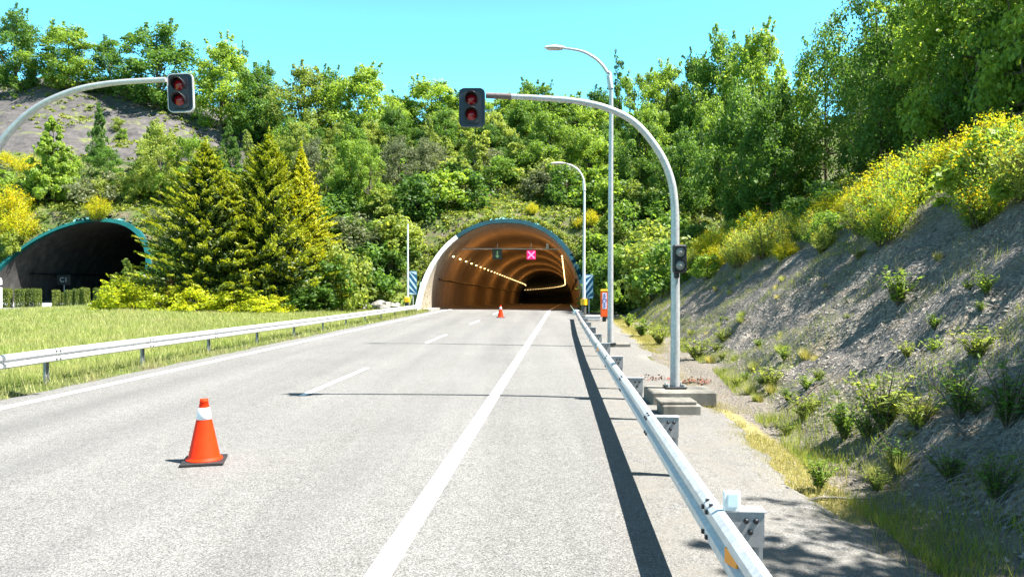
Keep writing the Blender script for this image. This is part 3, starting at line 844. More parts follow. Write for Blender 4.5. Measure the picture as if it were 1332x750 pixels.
# ------------------------------------------------------------------ signal masts
def rrect(w, h, r, n=5):
    out = []
    for cx, cz, a0 in ((w/2-r,h/2-r,0),(-w/2+r,h/2-r,90),(-w/2+r,-h/2+r,180),(w/2-r,-h/2+r,270)):
        for k in range(n+1):
            a = R(a0+90*k/n); out.append((cx+r*math.cos(a), cz+r*math.sin(a)))
    return out
def signal_head(parent, c, w, h, rimw, rimmat, tilt, yaw=0.0, lens_r=.112):
    """backplate with two red lenses under hoods, facing -y"""
    rot = lambda x, z: (x*math.cos(tilt)-z*math.sin(tilt), x*math.sin(tilt)+z*math.cos(tilt))
    def q(x, y, z): a, b = rot(x, z); return Vector(c)+Vector((a, y, b))
    hd = part('signal_head', G().prism([q(x,0,z) for x, z in rrect(w-2*rimw, h-2*rimw, .09)], (0,.035,0)), M['darkblue'], parent)
    g = G(); o, i = rrect(w, h, .11), rrect(w-2*rimw, h-2*rimw, .09); n = len(o)
    V = [q(x,-.012,z) for x,z in o]+[q(x,-.012,z) for x,z in i]+[q(x,.05,z) for x,z in o]+[q(x,.05,z) for x,z in i]
    F = []
    for k in range(n):
        m = (k+1)%n
        F += [(k,m,n+m,n+k),(2*n+k,2*n+m,m,k),(n+k,n+m,3*n+m,3*n+k),(2*n+m,2*n+k,3*n+k,3*n+m)]
    g.add(V, F); part('backplate_edge', g, M[rimmat], hd)
    part('lamp_box', G().box(q(0,.12,0), (.34,.16,.66), bev=.03), M['black'], hd)
    part('lamp_body', G().prism([q(x,-.03,z) for x, z in rrect(.33,.64,.05)], (0,.028,0)), M['black'], hd)
    for z0 in (.155, -.155):
        g = G(); g.lathe(q(-.01,-.034,z0), [(lens_r,0),(lens_r*.8,.028),(lens_r*.45,.045),(0,.052)], 20, Vector((0,-1,0)))
        part('lens', g, M['redlens'], hd)
        g = G(); n = 22; V = []
        for rr_ in (lens_r+.014, lens_r+.02):
            for y, in ((-.03,),(-.22,)):
                for k in range(n+1):
                    a = R(-40)+ (R(260))*k/n
                    dep = y if y > -.1 else -.05-.19*max(.15, math.sin((k/n)*math.pi))**.8
                    V.append(q(-.01+rr_*math.cos(a), dep, z0+rr_*math.sin(a)))
        m = n+1
        F = []
        for k in range(n): F += [(k,k+1,m+k+1,m+k),(2*m+k+1,2*m+k,3*m+k,3*m+k+1),(m+k,m+k+1,3*m+k+1,3*m+k)]
        g.add(V, F, True); part('hood', g, M['black'], hd)
    return hd
dM = 15.7
def mast_path(px0, pts):
    return [Vector((X(px,dM), dM+.03*(px0-px)/100, Z(py,dM))) for px, py in pts]
def smooth_path(pts, n=5):
    out = []
    for i in range(len(pts)-1):
        p0, p1, p2, p3 = pts[max(i-1,0)], pts[i], pts[i+1], pts[min(i+2,len(pts)-1)]
        for k in range(n):
            t = k/n; out.append(.5*((2*p1)+(p2-p0)*t+(2*p0-5*p1+4*p2-p3)*t*t+(3*p1-p0-3*p2+p3)*t**3))
    return out+[pts[-1]]
def mast(name, label, base, pts, headc, rimw, rimmat, tilt, band=False):
    root = thing(name, label, 'traffic signal', base)
    pl = smooth_path([Vector(base)+Vector((0,0,.02))]+pts)
    n = len(pl); rad = [.098-.046*i/(n-1) for i in range(n)]
    part('mast', G().tube(pl, rad, 14), M['pole'], root)
    b = Vector(base); bp = part('base_plate', G().box(b+Vector((0,0,.015)), (.42,.42,.03), bev=.006), M['black'], root)
    g = G()
    for sx in (-1,1):
        for sy in (-1,1): part('anchor_bolt', G().tube([b+Vector((.16*sx,.16*sy,.03)), b+Vector((.16*sx,.16*sy,.08))], .018, 6), M['galv'], bp)
    end = pl[-1]; 
    if band:
        e2 = end+(pl[-2]-end).normalized()*.52
        part('mounting_sleeve', G().tube([end, e2], .062, 12), M['rust2'], root)
    signal_head(root, headc, .53, .79, rimw, rimmat, tilt)
    return root
M['rust2'] = principled('weathered_sleeve', (.13,.10,.10), .7, var=.3, scale=14)
baseR = Vector((X(878,dM), dM, .27))
mR = mast('traffic_signal_mast', 'curved grey mast on concrete footing holding a plain black two lens signal over the road', baseR,
     mast_path(878, [(878.5,420),(878,320),(877.5,270),(872,232),(856,196),(826,160),(790,141),(750,131.5),(700,127),(632,123.5)]),
     Vector((X(614,dM), dM+.02, Z(140,dM))), .018, 'darkblue', 0.0, band=True)
# small signal fixed to the mast
cs = Vector((X(881.5,dM), dM-.17, Z(337,dM)))
sd = part('pole_signal', G().box(cs, (.275,.13,.57), bev=.025), M['black'], mR)
for z in (.135,-.135):
    part('lens', G().lathe(cs+Vector((0,-.066,z)), [(.105,0),(.105,.012),(.08,.03),(0,.045)], 20, Vector((0,-1,0))), M['greylens'], sd)
    g = G(); n = 16; V = []
    for y in (0,-.05):
        for k in range(n): a = 2*math.pi*k/n; V.append(cs+Vector((.113*math.cos(a), -.066+y, z+.113*math.sin(a))))
    g.add(V, [(k,(k+1)%n,n+(k+1)%n,n+k) for k in range(n)], True); part('hood', g, M['black'], sd)
part('bracket', G().box(cs+Vector((-.05,.06,-.33)), (.10,.14,.12), bev=.02), M['black'], mR)
baseL = Vector((X(-37,dM), dM, .04))
mL = mast('traffic_signal_mast', 'curved grey mast at left frame edge holding a white rimmed two lens signal', baseL,
     mast_path(-37, [(-37,420),(-36,320),(-34,275),(-24,232),(0,190),(22,164),(44,145),(70,130),(110,116),(160,108.5),(219,105.5)]),
     Vector((X(235,dM), dM+.02, Z(121,dM))), .018, 'palegrey', R(2.2))
# footings
def footing(name, label, boxes, mat, loc):
    root = thing(name, label, 'footing', loc)
    for nm, c, sz in boxes: part(nm, G().box(c, sz, bev=.025), M[mat], root)
footing('mast_footing', 'wide weathered concrete footing under the right signal mast', [('block', (X(884,15.6), 15.62, .11), (1.28,1.0,.29))], 'oldconc', (X(884,15.6),15.6,0))
footing('drain_box', 'small two tier concrete drain box in front of the mast footing',
        [('box', (X(884,14.2), 14.25, .07), (.72,.55,.22)), ('lid', (X(880,14.2), 14.27, .215), (.68,.52,.06))], 'oldconc', (X(884,14.2),14.2,0))
footing('lamp_footing', 'low concrete footing at the foot of the tall street lamp', [('block', (X(806,29), 29.2, .04), (.8,.7,.16))], 'oldconc', (X(806,29),29.2,0))

# ------------------------------------------------------------------ street lamps
def street_lamp(label, px, d, base_z, pts, headpx, headpy, hl, r0, mat, collar=None):
    b = Vector((X(px,d), d, base_z)); root = thing('street_lamp', label, 'street lamp', b)
    pl = smooth_path([b]+[Vector((X(a,d), d+.02*(px-a)/25, Z(c,d))) for a, c in pts])
    n = len(pl); k0 = next(i for i, p in enumerate(pl) if p.z > b.z+.62*(pl[-1].z-b.z))
    rad = [r0*(1-.28*i/(n-1)) for i in range(n)]
    top = Z(pts[1][1], d)
    straight = [p for p in pl if p.z <= top+.01]; armp = [straight[-1]]+[p for p in pl[len(straight):]]
    part('pole', G().tube(straight, [r0*(1-.35*i/(len(straight)-1)) for i in range(len(straight))], 12), M[mat], root)
    part('arm', G().tube(armp, [r0*.62*(1-.45*i/(len(armp)-1)) for i in range(len(armp))], 10), M[mat], root)
    part('joint_sleeve', G().tube([straight[-1]-Vector((0,0,.12)), straight[-1].lerp(armp[min(4,len(armp)-1)], .8)], [r0*.95, r0*.8], 10), M[mat], root)
    part('base_plate', G().box(b+Vector((0,0,.01)), (.4,.4,.03)), M['black'], root)
    c = Vector((X(headpx,d), pl[-1].y, Z(headpy,d)))
    hd = part('lamp_head', G(), M['lamptop'], root) if False else None
    g = G(); prof = []
    V = []; n = 16; m = 9
    for i in range(m+1):
        f = i/m; xx = -hl/2+hl*f; ww = .16*math.sin(math.pi*min(1,.08+.9*f*.98))**.5*(.75+.25*(1-f)); hh = .10*math.sin(math.pi*(.06+.88*f))**.6
        for k in range(n):
            a = 2*math.pi*k/n; zz = math.sin(a); V.append(c+Vector((xx, ww*math.cos(a), hh*(zz if zz > 0 else zz*.35))))
    g.add(V, [(i*n+k, i*n+(k+1)%n, (i+1)*n+(k+1)%n, (i+1)*n+k) for i in range(m) for k in range(n)]+[tuple(range(n-1,-1,-1)), tuple(range(m*n,m*n+n))], True)
    hd = part('lamp_head', g, M['lamptop'], root)
    g = G(); g.add([c+Vector((x*hl*.40, y*.115, -.037-(.05 if abs(x) < .9 and abs(y) < .9 else 0))) for x in (-1,-.6,.6,1) for y in (-1,-.6,.6,1)],
                   [(i*4+j, i*4+j+1, i*4+j+5, i*4+j+4) for i in range(3) for j in range(3)], True)
    part('glass', g, M['glass'], hd)
    if collar:
        z0, z1 = collar
        part('collar', G().tube([Vector((b.x,b.y,z0)), Vector((b.x,b.y,z1))], r0*2.1, 12), M['yellow'], root)
        part('base_sleeve', G().tube([Vector((b.x,b.y,base_z)), Vector((b.x,b.y,z0))], r0*1.5, 12), M['wall'], root)
    return root
street_lamp('tall grey street lamp with arm reaching over the road beside the mast', 794, 29.0, .12,
    [(794.3,250),(794.5,112),(789,94),(777,79),(760,68.5),(744,64.5),(733,63.3)], 721.5, 62.5, .80, .115, 'pole')
street_lamp('farther white street lamp with yellow collar beside the lit tunnel', 759.5, 58.0, 0.0,
    [(759.7,320),(760,246),(758,231),(752,221),(743,215),(737,213.2)], 726, 212.6, 1.15, .12, 'lamptop', (.75,1.2))
# white pole left of the tunnel
d = 62.0; b = Vector((X(530.5,d), d, hz(X(530.5,d), d)))
wp = thing('marker_pole', 'thin white pole in a yellow banded base left of the lit tunnel', 'pole', b)
part('pole', G().tube([b+Vector((0,0,1.1)), Vector((b.x, b.y, Z(291,d)))], [.085,.06], 10), M['lamptop'], wp)
part('collar', G().box(b+Vector((-.06,0,1.0)), (.42,.42,.42), bev=.05), M['yellow'], wp)
part('base', G().box(b+Vector((-.06,0,.35)), (.34,.34,.9), bev=.04), M['wall'], wp)
# chevron boards
def chevron(px0, px1, py0, py1, d, label, lean):
    w = (px1-px0)/1000*d; z1, z0 = Z(py0,d), Z(py1,d); c = Vector((X((px0+px1)/2,d), d, (z0+z1)/2)); h = z1-z0
    root = thing('chevron_board', label, 'sign', (c.x, d, 0))
    part('board', G().prism([c+Vector((x,0,z)) for x, z in rrect(w,h,.12)], (0,.03,0)), M['blue'], root)
    for k in range(-1, 4):
        zc = -h/2+h*(k+.5)/3.2; sh = .62*w*lean
        poly = [(-w/2+.03, zc-sh-.13), (w/2-.03, zc+sh-.13), (w/2-.03, zc+sh+.13), (-w/2+.03, zc-sh+.13)]
        lo, hi = -h/2+.06, h/2-.06
        if max(p[1] for p in poly) < lo+.1 or min(p[1] for p in poly) > hi-.1: continue
        poly = [(x, min(hi, max(lo, z))) for x, z in poly]
        part('stripe', G().prism([c+Vector((x,-.008,z)) for x, z in poly], (0,.005,0)), M['ltblue'], root)
    part('post', G().tube([(c.x, d+.06, -.05), (c.x, d+.06, z0+.4)], .045, 8), M['galv'], root)
chevron(532, 542.3, 352, 383.5, 63.0, 'blue board with pale stripes falling to the right, left of the lit tunnel', -1)
chevron(761.3, 771.8, 356.5, 388.5, 60.0, 'blue board with pale stripes rising to the right, right of the lit tunnel', 1)
# orange call post
d = 48.0; c = Vector((X(786,d), d, 0)); h = Z(377,d)
sp_ = thing('call_post', 'orange emergency call post with blue lettering beside the tall street lamp', 'call post', c)
part('body', G().box(c+Vector((0,0,h/2+.1)), (.46,.34,h-.4), bev=.03), M['orange'], sp_)
part('cap', G().box(c+Vector((0,0,h-.03)), (.48,.36,.14), bev=.03), M['yellow'], sp_)
part('foot', G().box(c+Vector((0,0,.12)), (.22,.2,.4)), M['black'], sp_)
part('panel', G().box(c+Vector((0,-.172,h*.66)), (.26,.01,1.0)), M['letterbg'], sp_)
for k, ch in enumerate('SOS'):
    lo = link('lettering', text_mesh(ch, .36, M['bluetext']), sp_); lo.location = (0,-.182,h*.66+.31-.31*k); lo.rotation_euler = (R(90),0,0)
# wing wall right of the tunnel
wl = link('wing_wall', G().box((X(788,64.8), 65.0, 1.55), (2.3,1.0,3.5), bev=.04).mesh('wing_wall', M['wall'])); tag(wl, 'concrete wing wall coloured as tree shaded beside the right foot of the lit tunnel', 'wall')  # tree shade is put into the wall's dark colour

# ------------------------------------------------------------------ cones
def cone(px, d, label, src=None):
    loc = Vector((X(px,d), d, .0))
    if src:
        o = copy_tree(src); o.location = loc; o['label'] = label; return o
    root = thing('traffic_cone', label, 'traffic cone', loc, 'traffic cones on the road', rz=R(14))
    H = .85
    g = G().box((0,0,.022), (.54,.54,.044), bev=.018); b = part('base', g, M['rubber'], root, True)
    def rr_(z): return .205-.160*(z-.05)/(H-.05)
    g = G().lathe((0,0,0), [(.235,.046),(.235,.058),(.21,.064),(rr_(.075),.09),(rr_(.58),.58)], 36)
    part('lower_body', g, M['coneo'], root, True)
    part('sleeve', G().lathe((0,0,0), [(rr_(.58),.58),(rr_(.58)+.004,.582),(rr_(.735)+.004,.735),(rr_(.735),.737)], 36), M['cones'], root, True)
    part('tip', G().lathe((0,0,0), [(rr_(.737),.737),(rr_(.80),.80),(.058,.803),(.052,.85),(.042,.85),(.04,.80),(0,.79)], 36), M['coneo'], root, True)
    return root
c0 = cone(265, 10.3, 'orange traffic cone with white sleeve nearest, on the left lane')
c1 = cone(651.2, 53.5, 'tiny orange traffic cone far off before the tunnel mouth', c0)

# ------------------------------------------------------------------ netting over the cut slope
def netting():
    r = rg(5); cell_s, cell_u = .14, .13
    S_ = np.arange(4.5, 46, cell_s); U_ = np.arange(.25, 6.9, cell_u)
    S, U = np.meshgrid(S_, U_, indexing='ij')
    T = toe(S)+U + (np.arange(len(U_))%2)[None,:]*0
    S = S + ((np.arange(len(U_))%2)*.5*cell_s)[None,:]
    x = S*rx+T*ry; y = S*ry-T*rx
    z = height(x, y) + .035 + .05*vnoise(x*1.3, y*1.3, 9)
    Pn = np.stack([x,y,z],-1); n, m = S.shape
    segs = []
    for j in range(m-1):
        odd = j % 2
        a = Pn[:, j]; b = Pn[:, j+1]
        segs.append((a, b))
        if odd: segs.append((a[:-1], b[1:]))
        else: segs.append((a[1:], b[:-1]))
    A = np.concatenate([s[0] for s in segs]); B = np.concatenate([s[1] for s in segs])
    keep = vnoise(A[:,0]*.5, A[:,1]*.5, 12) > .12
    A, B = A[keep], B[keep]
    d = unit(B-A); w = np.cross(d, np.array([-.55,-.3,.75])); w = unit(w)*.006; h = np.cross(d, w); h = unit(h)*.006
    V = np.stack([A-w, A+w, A+h, B-w, B+w, B+h], 1).reshape(-1,3)
    k = np.arange(len(A))[:,None]*6
    F = np.concatenate([k+np.array([[0,1,4,3]]), k+np.array([[1,2,5,4]]), k+np.array([[2,0,3,5]])])
    o = link('rockfall_netting', raw_mesh('rockfall_netting', V, [F], False, [M['wire']]))
    tag(o, 'dull wire rockfall netting draped over the grey cut slope', 'netting')
netting()

# ------------------------------------------------------------------ stuff: grass, rubble, undergrowth
def blades(name, n, area, hgt, wid, mat, seed, keep=None):
    r = rg(seed); x, y = area(r, n)
    s, t = ST(x, y)
    if keep is not None: k = keep(x, y, s, t, r); x, y = x[k], y[k]
    n = len(x); z = height(x, y)
    d = np.hypot(x, y); far_ = np.clip(d/30, .7, 2.2)
    a = r.random(n)*6.283; h = hgt*(.45+.8*r.random(n))*(.7+.6*fbm(x*.4, y*.4, 2, 4))
    b = np.stack([x,y,z-.03],1); lean = r.normal(size=(n,2))*.35
    e = b+np.stack([lean[:,0]*h, lean[:,1]*h, h+.03],1)
    w = (wid*far_)[:,None]*np.stack([np.cos(a), np.sin(a), 0*a],1)
    V = np.stack([b-w, b+w, e],1).reshape(-1,3)
    o = link(name, raw_mesh(name, V, [np.arange(n*3).reshape(n,3)], False, [M[mat]])); tag(o, kind='stuff'); return o
def area_left(r, n):
    y = 9+ (r.random(n)**1.25)*62; px = -80+r.random(n)*640
    return X(px, y), y
o = blades('grass', 260000, area_left, .23, .011, 'blade', 1,
    lambda x,y,s,t,r: (t < -11.75+.35*(r.random(len(x))-.5)) & (np.abs(t-TL) > 8) & (s < 70) & ~((t > -12.5) & (r.random(len(x)) < .3)))
tag(o, 'long pale green meadow grass left of the road', 'grass')
def area_right(r, n):
    s = 5+r.random(n)**1.4*50; t = 2.92+ r.normal(size=n)*.27 + .5*sm((s-26)/6); p = s*rx+t*ry; return p, s*ry-t*rx
o = blades('dry_grass', 34000, area_right, .10, .006, 'dryb', 2, lambda x,y,s,t,r: (((s < 15.8) & (s > 8)) | (s > 27) | (r.random(len(s)) < .16)) & (fbm(s*.9, t*1.2, 3, 15) > .40) & (t > 2.35)); tag(o, 'short yellow dry grass along the shoulder edge', 'dry grass')
def area_slope(r, n):
    s = 5+r.random(n)**1.3*52; t = toe(s)-.6+r.random(n)**1.5*7.5; return s*rx+t*ry, s*ry-t*rx
o = blades('slope_grass', 130000, area_slope, .17, .006, 'ivy', 3,
    lambda x,y,s,t,r: (fbm(x*.55, y*.55, 3, 17) + .05 + .15*sm((1.3-np.abs(t-toe(s)-.45))/1.2) + .20*sm((t-toe(s)-4.6)/1.4)) > .575+.12*r.random(len(x))); tag(o, 'sparse weedy grass growing through the grey cut slope', 'slope grass')

def rubble():
    r = rg(8); n = 62000
    s = 4.5+r.random(n)**1.35*46; t = toe(s)-1.9+ r.random(n)**.95*8.7
    k = (t > 2.0) & ((t > toe(s)) | (r.random(n) < .45)) & ((t > 2.7) | (r.random(n) < .3)) & (fbm(s*.7, t*.7, 3, 23)+.35*(r.random(n)-.5) > .40); s, t = s[k], t[k]; n = len(s)
    x = s*rx+t*ry; y = s*ry-t*rx; z = height(x, y)
    sz = (.010+.036*r.random(n)**2.2)*np.where(t < toe(s), .55, 1.0)
    base = np.array([(1,0,0),(-1,0,0),(0,1,0),(0,-1,0),(0,0,1),(0,0,-1)],float)
    V = base[None]*(sz[:,None,None]*(.6+.8*r.random((n,6,1))))*np.array([1,1,.65])
    a = r.random(n)*6.283; c, s2 = np.cos(a)[:,None], np.sin(a)[:,None]
    V = np.stack([V[...,0]*c-V[...,1]*s2, V[...,0]*s2+V[...,1]*c, V[...,2]], -1)+np.stack([x,y,z+sz*.2],1)[:,None,:]
    f = np.array([(0,2,4),(2,1,4),(1,3,4),(3,0,4),(2,0,5),(1,2,5),(3,1,5),(0,3,5)])
    F = (np.arange(n)[:,None,None]*6+f[None]).reshape(-1,3)
    o = link('rubble', raw_mesh('rubble', V.reshape(-1,3), [F], False, [M['stone']])); tag(o, 'loose grey stones lying on the cut slope and its foot', 'rubble', kind='stuff')
rubble()
def undergrowth():
    r = rg(9); n = 17000
    y = 60+r.random(n)**1.15*85; px = -60+r.random(n)*1100; x = X(px, y)
    s, t = ST(x, y); z = height(x, y)
    sh = sm((s-96)/7)*sm((360-px)/60)
    nn = fbm(x*.16, y*.16, 3, 19)
    k = (z > .9) & (nn + .5*(r.random(n)-.5) > .36+.30*sh-.22*sm((86-s)/6)) & ~(((t-TC)/(W1+1.3))**2+(z/(H1+1.1))**2 < 1) & ~(((t-TL)/(W2+1.3))**2+(z/(H2+1.2))**2 < 1)
    k |= (t > 10) & (s < 66) & (z > 3)
    cen = np.stack([x,y,z+.12],1)[k]; rad = r.uniform(.35,.9,len(cen))*(1-.4*sh[k])
    V, F = clumps(cen, rad, 30, .27, r, up=.7, flat=.6)
    # plants hanging over the crown of both portals
    ex = []
    for tc_, s0_, w_, h_, ln, z0_ in ((TC,S0,W1,H1,LEAN,0),(TL,SL,W2,H2,.88,.3)):
        for i in range(330):
            a_ = math.radians(18+144*r.random()); k_ = 1.0
            u_2 = (w_+.62+.5*r.random())*math.copysign(abs(math.cos(a_))**.92, math.cos(a_)); z_2 = (h_+.50+.35*r.random())*math.sin(a_)**.96
            ex.append(tuple(P(s0_+ln*z_2+.55+.9*r.random(), tc_+u_2, z0_+z_2)))
    ex = np.array(ex); Ve, Fe = clumps(ex, r.uniform(.14,.42,len(ex)), 22, .16, r, up=.5, flat=.8)
    F = np.concatenate([F, Fe+len(V)]); V = np.concatenate([V, Ve])
    # the slope above the crest on the right
    m = 2600; s = 4+r.random(m)*62; t = toe(s)+6.3+r.random(m)**1.2*22; x = s*rx+t*ry; y = s*ry-t*rx
    cen = np.stack([x,y,height(x,y)+.1],1); V2, F2 = clumps(cen, r.uniform(.3,.7,m), 34, .13, r, up=.7, flat=.6)
    F = np.concatenate([F, F2+len(V)]); V = np.concatenate([V, V2])
    o = link('undergrowth', raw_mesh('undergrowth', V, [F], False, [M['under']])); tag(o, 'low mixed green undergrowth covering the hillside', 'undergrowth', kind='stuff')
undergrowth()

# ------------------------------------------------------------------ trees and shrubs
def plant(kind, px, d, top, wpx, label, cat, group=None, sink=.15):
    x = X(px, d); z = hz(x, d); h = max(.5, Z(top, d)-z)+sink
    wk = {'maple':.86,'maple2':.8,'round':.98,'poplar':.24,'sapling':.40,'dcone':.42}.get(kind, .64 if kind[0] == 'b' and not kind.startswith('br') else .8)
    w = wpx/1000*d/wk
    return K[kind].put(Vector((x, d, z-sink)), h, w, random.random()*6.28, label, cat, group, (random.uniform(-.03,.03), random.uniform(-.03,.03)))
RIDGE = 'trees along the ridge above the bare slope'
T_ = [
 # ridge on the left, from the left
 ('b2', 22,131,14,62,'leafy green tree with a tall twin crown at the left end of the ridge'),
 ('b1', 90,131,34,74,'broad light green tree second from the left on the ridge'),
 ('b3',145,133,49,54,'smaller green tree between two broad crowns on the left ridge'),
 ('b2',207,131,32,92,'broadest dark green tree on the ridge above the left signal'),
 ('b1',288,130,56,78,'pointed light green tree on the ridge right of the left signal'),
 ('poplar',316,134,54,13,'thin dark spire of a tree poking above the ridge crowns'),
 ('b2',343,128,84,62,'mid green tree on the ridge left of the big olive tree'),
 ('olive',396,122,88,104,'big rounded olive green tree left of the middle of the skyline'),
 ('b2',432,126,92,60,'green tree pressed behind the big olive tree'),
 ('b1',474,122,88,86,'tall light green tree right of the big olive tree'),
 ('bd',520,128,126,62,'dark green tree in the dip of the skyline'),
 ('b1',562,122,104,80,'loose light green tree left of the middle signal'),
 ('b2',606,126,118,62,'green tree behind the middle signal head'),
 ('b4',648,122,128,64,'low light green tree just right of the middle signal head'),
 ('b2',694,120,106,62,'green tree under the middle of the signal arm'),
 ('poplar',716,124,104,16,'slim tree tip just above the signal arm'),
 ('b1',742,116,126,70,'bright green tree below the signal arm left of the tall lamp'),
 ('poplar',803,108,66,18,'slender poplar rising beside the tall lamp pole'),
 ('b2',778,112,118,62,'green tree behind the pole of the tall lamp'),
 ('b4',828,106,94,56,'light green tree on the skyline right of the tall lamp'),
 ('b1',866,104,84,60,'yellow green tree on the skyline inside the bend of the mast'),
 ('bd',905,104,74,56,'dark green tree on the skyline right of the mast bend'),
 ('b2',945,100,44,76,'tall shaggy green tree left of the two highest skyline crowns'),
 ('b1',985,92,40,76,'tall light green tree at the foot of the rising right skyline'),
 # middle band
 ('maple', 71,85,150,74,'bright green conical tree with neat tiers above the unlit tunnel'),
 ('maple2',130,96,132,44,'narrow green conical tree on the bare slope behind the round bright tree'),
 ('round',144,88,194,70,'round bright green tree above the crown of the unlit tunnel'),
 ('poplar',19,128,97,13,'lone small spindly tree on the bare slope at the left edge'),
 ('olive',208,84,162,62,'pale green tree left of the golden cypresses'),
 ('b4',246,84,176,54,'thin pale tree just behind the left golden cypress'),
 ('maple2',300,106,156,40,'small pointed green tree on the bare slope behind the golden cypresses'),
 ('sapling',322,104,166,20,'slim pale sapling between the golden cypress tops'),
 ('grey',408,80,178,56,'grey green bushy tree right of the golden cypresses'),
 ('sapling',428,78,188,22,'slim tree with yellowing leaves right of the golden cypresses'),
 ('b1',458,77,182,52,'light green tree with two tops above the roadside shrubs'),
 ('b4',482,75,184,40,'thin bright tree left of the grey green bushes'),
 ('grey',520,80,176,56,'grey green bushy tree in the middle of the hillside'),
 ('grey',556,84,180,62,'larger soft grey bushy tree beside the slim bright sapling'),
 ('sapling',557,92,148,18,'slim bright sapling standing in front of the dark ridge trees'),
 ('sapling',602,80,200,28,'pale twin sapling above the left part of the lit tunnel'),
 ('sapling',620,82,206,22,'smaller pale sapling above the lit tunnel'),
 ('round',664,85,202,68,'round dark green tree standing alone above the lit tunnel'),
 ('b1',716,86,146,66,'bright yellow green tree between the lit tunnel and the tall lamp'),
 ('b1',768,84,168,60,'bright green tree behind the far street lamp'),
 ('b2',790,86,176,56,'mid green tree behind the tall lamp pole lower down'),
 ('bd',836,78,160,60,'dark leafy tree below the bend of the mast'),
 ('b4',850,80,138,62,'light green leafy tree inside the curve of the mast'),
 ('b2',884,72,168,58,'leafy green tree right of the mast pole'),
 ('dcone',908,74,150,32,'dark narrow conifer right of the mast pole'),
 ('dcone',936,72,158,34,'second dark narrow conifer farther from the mast pole'),
 ('b2',968,66,112,76,'broad green tree above the small conifers on the right'),
 ('b1',925,84,128,56,'light green crown between the mast bend and the dark conifers'),
 ('b2',1005,58,120,84,'deep green tree at the left end of the near wood'),
]
for kd, px, d, top, w, lab in T_: plant(kd, px, d, top, w, lab, 'tree')
N_ = [  # near wood on the right bank
 ('n2',1030,62,86,110,'light green tree on the bank left of the darkest trees'),
 ('n1',1075,58,30,120,'tall green tree where the right skyline climbs out of the picture'),
 ('n3',1118,54,60,110,'dark shaded tree in the middle of the near wood'),
 ('n1',1150,47,-50,160,'large leafy tree filling the top of the picture near the right'),
 ('n3',1195,45,30,140,'deep green tree in shade above the flowering broom'),
 ('n2',1225,41,-80,170,'leafy tree with bright hanging sprays near the top right corner'),
 ('n1',1270,38,-120,180,'tall tree left of the top right corner'),
 ('n3',1295,41,20,160,'dark tree behind the broom at the right edge'),
 ('n2',1340,33,-190,210,'nearest leafy tree at the top right corner'),
]
for kd, px, d, top, w, lab in N_: plant(kd, px, d, top, w, lab, 'tree', sink=.3)
# trees of the same wood standing outside the picture on the right: they cast the shade at its lower right
for i, (s, t, h) in enumerate(((20,22.5,11),(15,22,10),(8.3,11.0,5.6),(7.2,12.6,8.5),(6.9,9.9,6.2),(4.9,9.4,7),(2.5,9.8,8),(-2,11,9))):
    p = P(s, t); p.z = hz(p.x, p.y)-.3
    K[('n3','n1','n2')[i%3]].put(p, h, h*.95, i*1.7, 'leafy tree of the roadside wood beyond the right edge of the picture', 'tree', 'trees beyond the right edge')
# back rows of the right wood
r = rg(77)
for i in range(26):
    d = 30+r.random()*40; px = 1010+(i/26)*420 + r.normal()*12; x = X(px, d)
    s, t = ST(x, d); t = max(t, 24+6*r.random()); p = P(s, t); p.z = hz(p.x, p.y)-.3
    K[('n1','n3','n2','n1')[i%4]].put(p, 9+4*r.random(), 9.5+3*r.random(), r.random()*6, 'green tree in the thick back rows of the right hand wood', 'tree', 'trees in the back rows of the right hand wood')
# fill trees of the ridge and the middle band
r = rg(78); cnt = 0
while cnt < 60:
    px = 180+r.random()*800; d = 96+r.random()*30
    if px < 360 and d < 128: d = 128+r.random()*8
    x = X(px, d); h = 5+3.2*r.random(); z = hz(x, d)
    if 368-(z+h-HC)/d*1000 < 112+14*r.random() - (40 if px > 820 else 0) : continue
    kd = ('b1','b2','b4','bd','b3','olive')[int(r.random()*6)]
    K[kd].put(Vector((x, d, z-.2)), h, h*1.05, r.random()*6, 'green tree crowded among others in the band under the middle skyline', 'tree', 'trees crowded under the middle skyline'); cnt += 1
# shrubs on the hillside
SHR = {'s1':('mid green leafy shrub scattered over the hillside','mid green hillside shrubs'),
       's2':('pale green leafy shrub scattered over the hillside','pale green hillside shrubs'),
       's3':('dark green leafy shrub scattered over the hillside','dark green hillside shrubs'),
       's4':('grey green fine leaved shrub scattered over the hillside','grey green hillside shrubs'),
       's5':('bright green leafy shrub scattered over the hillside','bright green hillside shrubs')}
cnt = 0
while cnt < 205:
    d = (70+r.random()**1.2*48) if cnt < 130 else 68+r.random()*22; px = -40+r.random()*960; x = X(px, d); z = hz(x, d); s, t = ST(x, d)
    if z < 1.0 or (abs(t-TC) < W1+1.2 and z < H1+1.2) or (abs(t-TL) < W2+1.6 and z < H2+2.4): continue
    if s > 94 and px < 330 and r.random() < .75: continue
    if 590 < px < 700 and s < 84 and r.random() < .5: continue
    k = ('s1','s2','s3','s4','s5','s2','s5')[int(r.random()*7)]
    h = 1.4+2.8*r.random()*(1-.35*(s > 94))
    K[k].put(Vector((x, d, z-.15)), h, h*(1.0+.5*r.random()), r.random()*6, SHR[k][0], 'shrub', SHR[k][1]); cnt += 1
cnt = 0
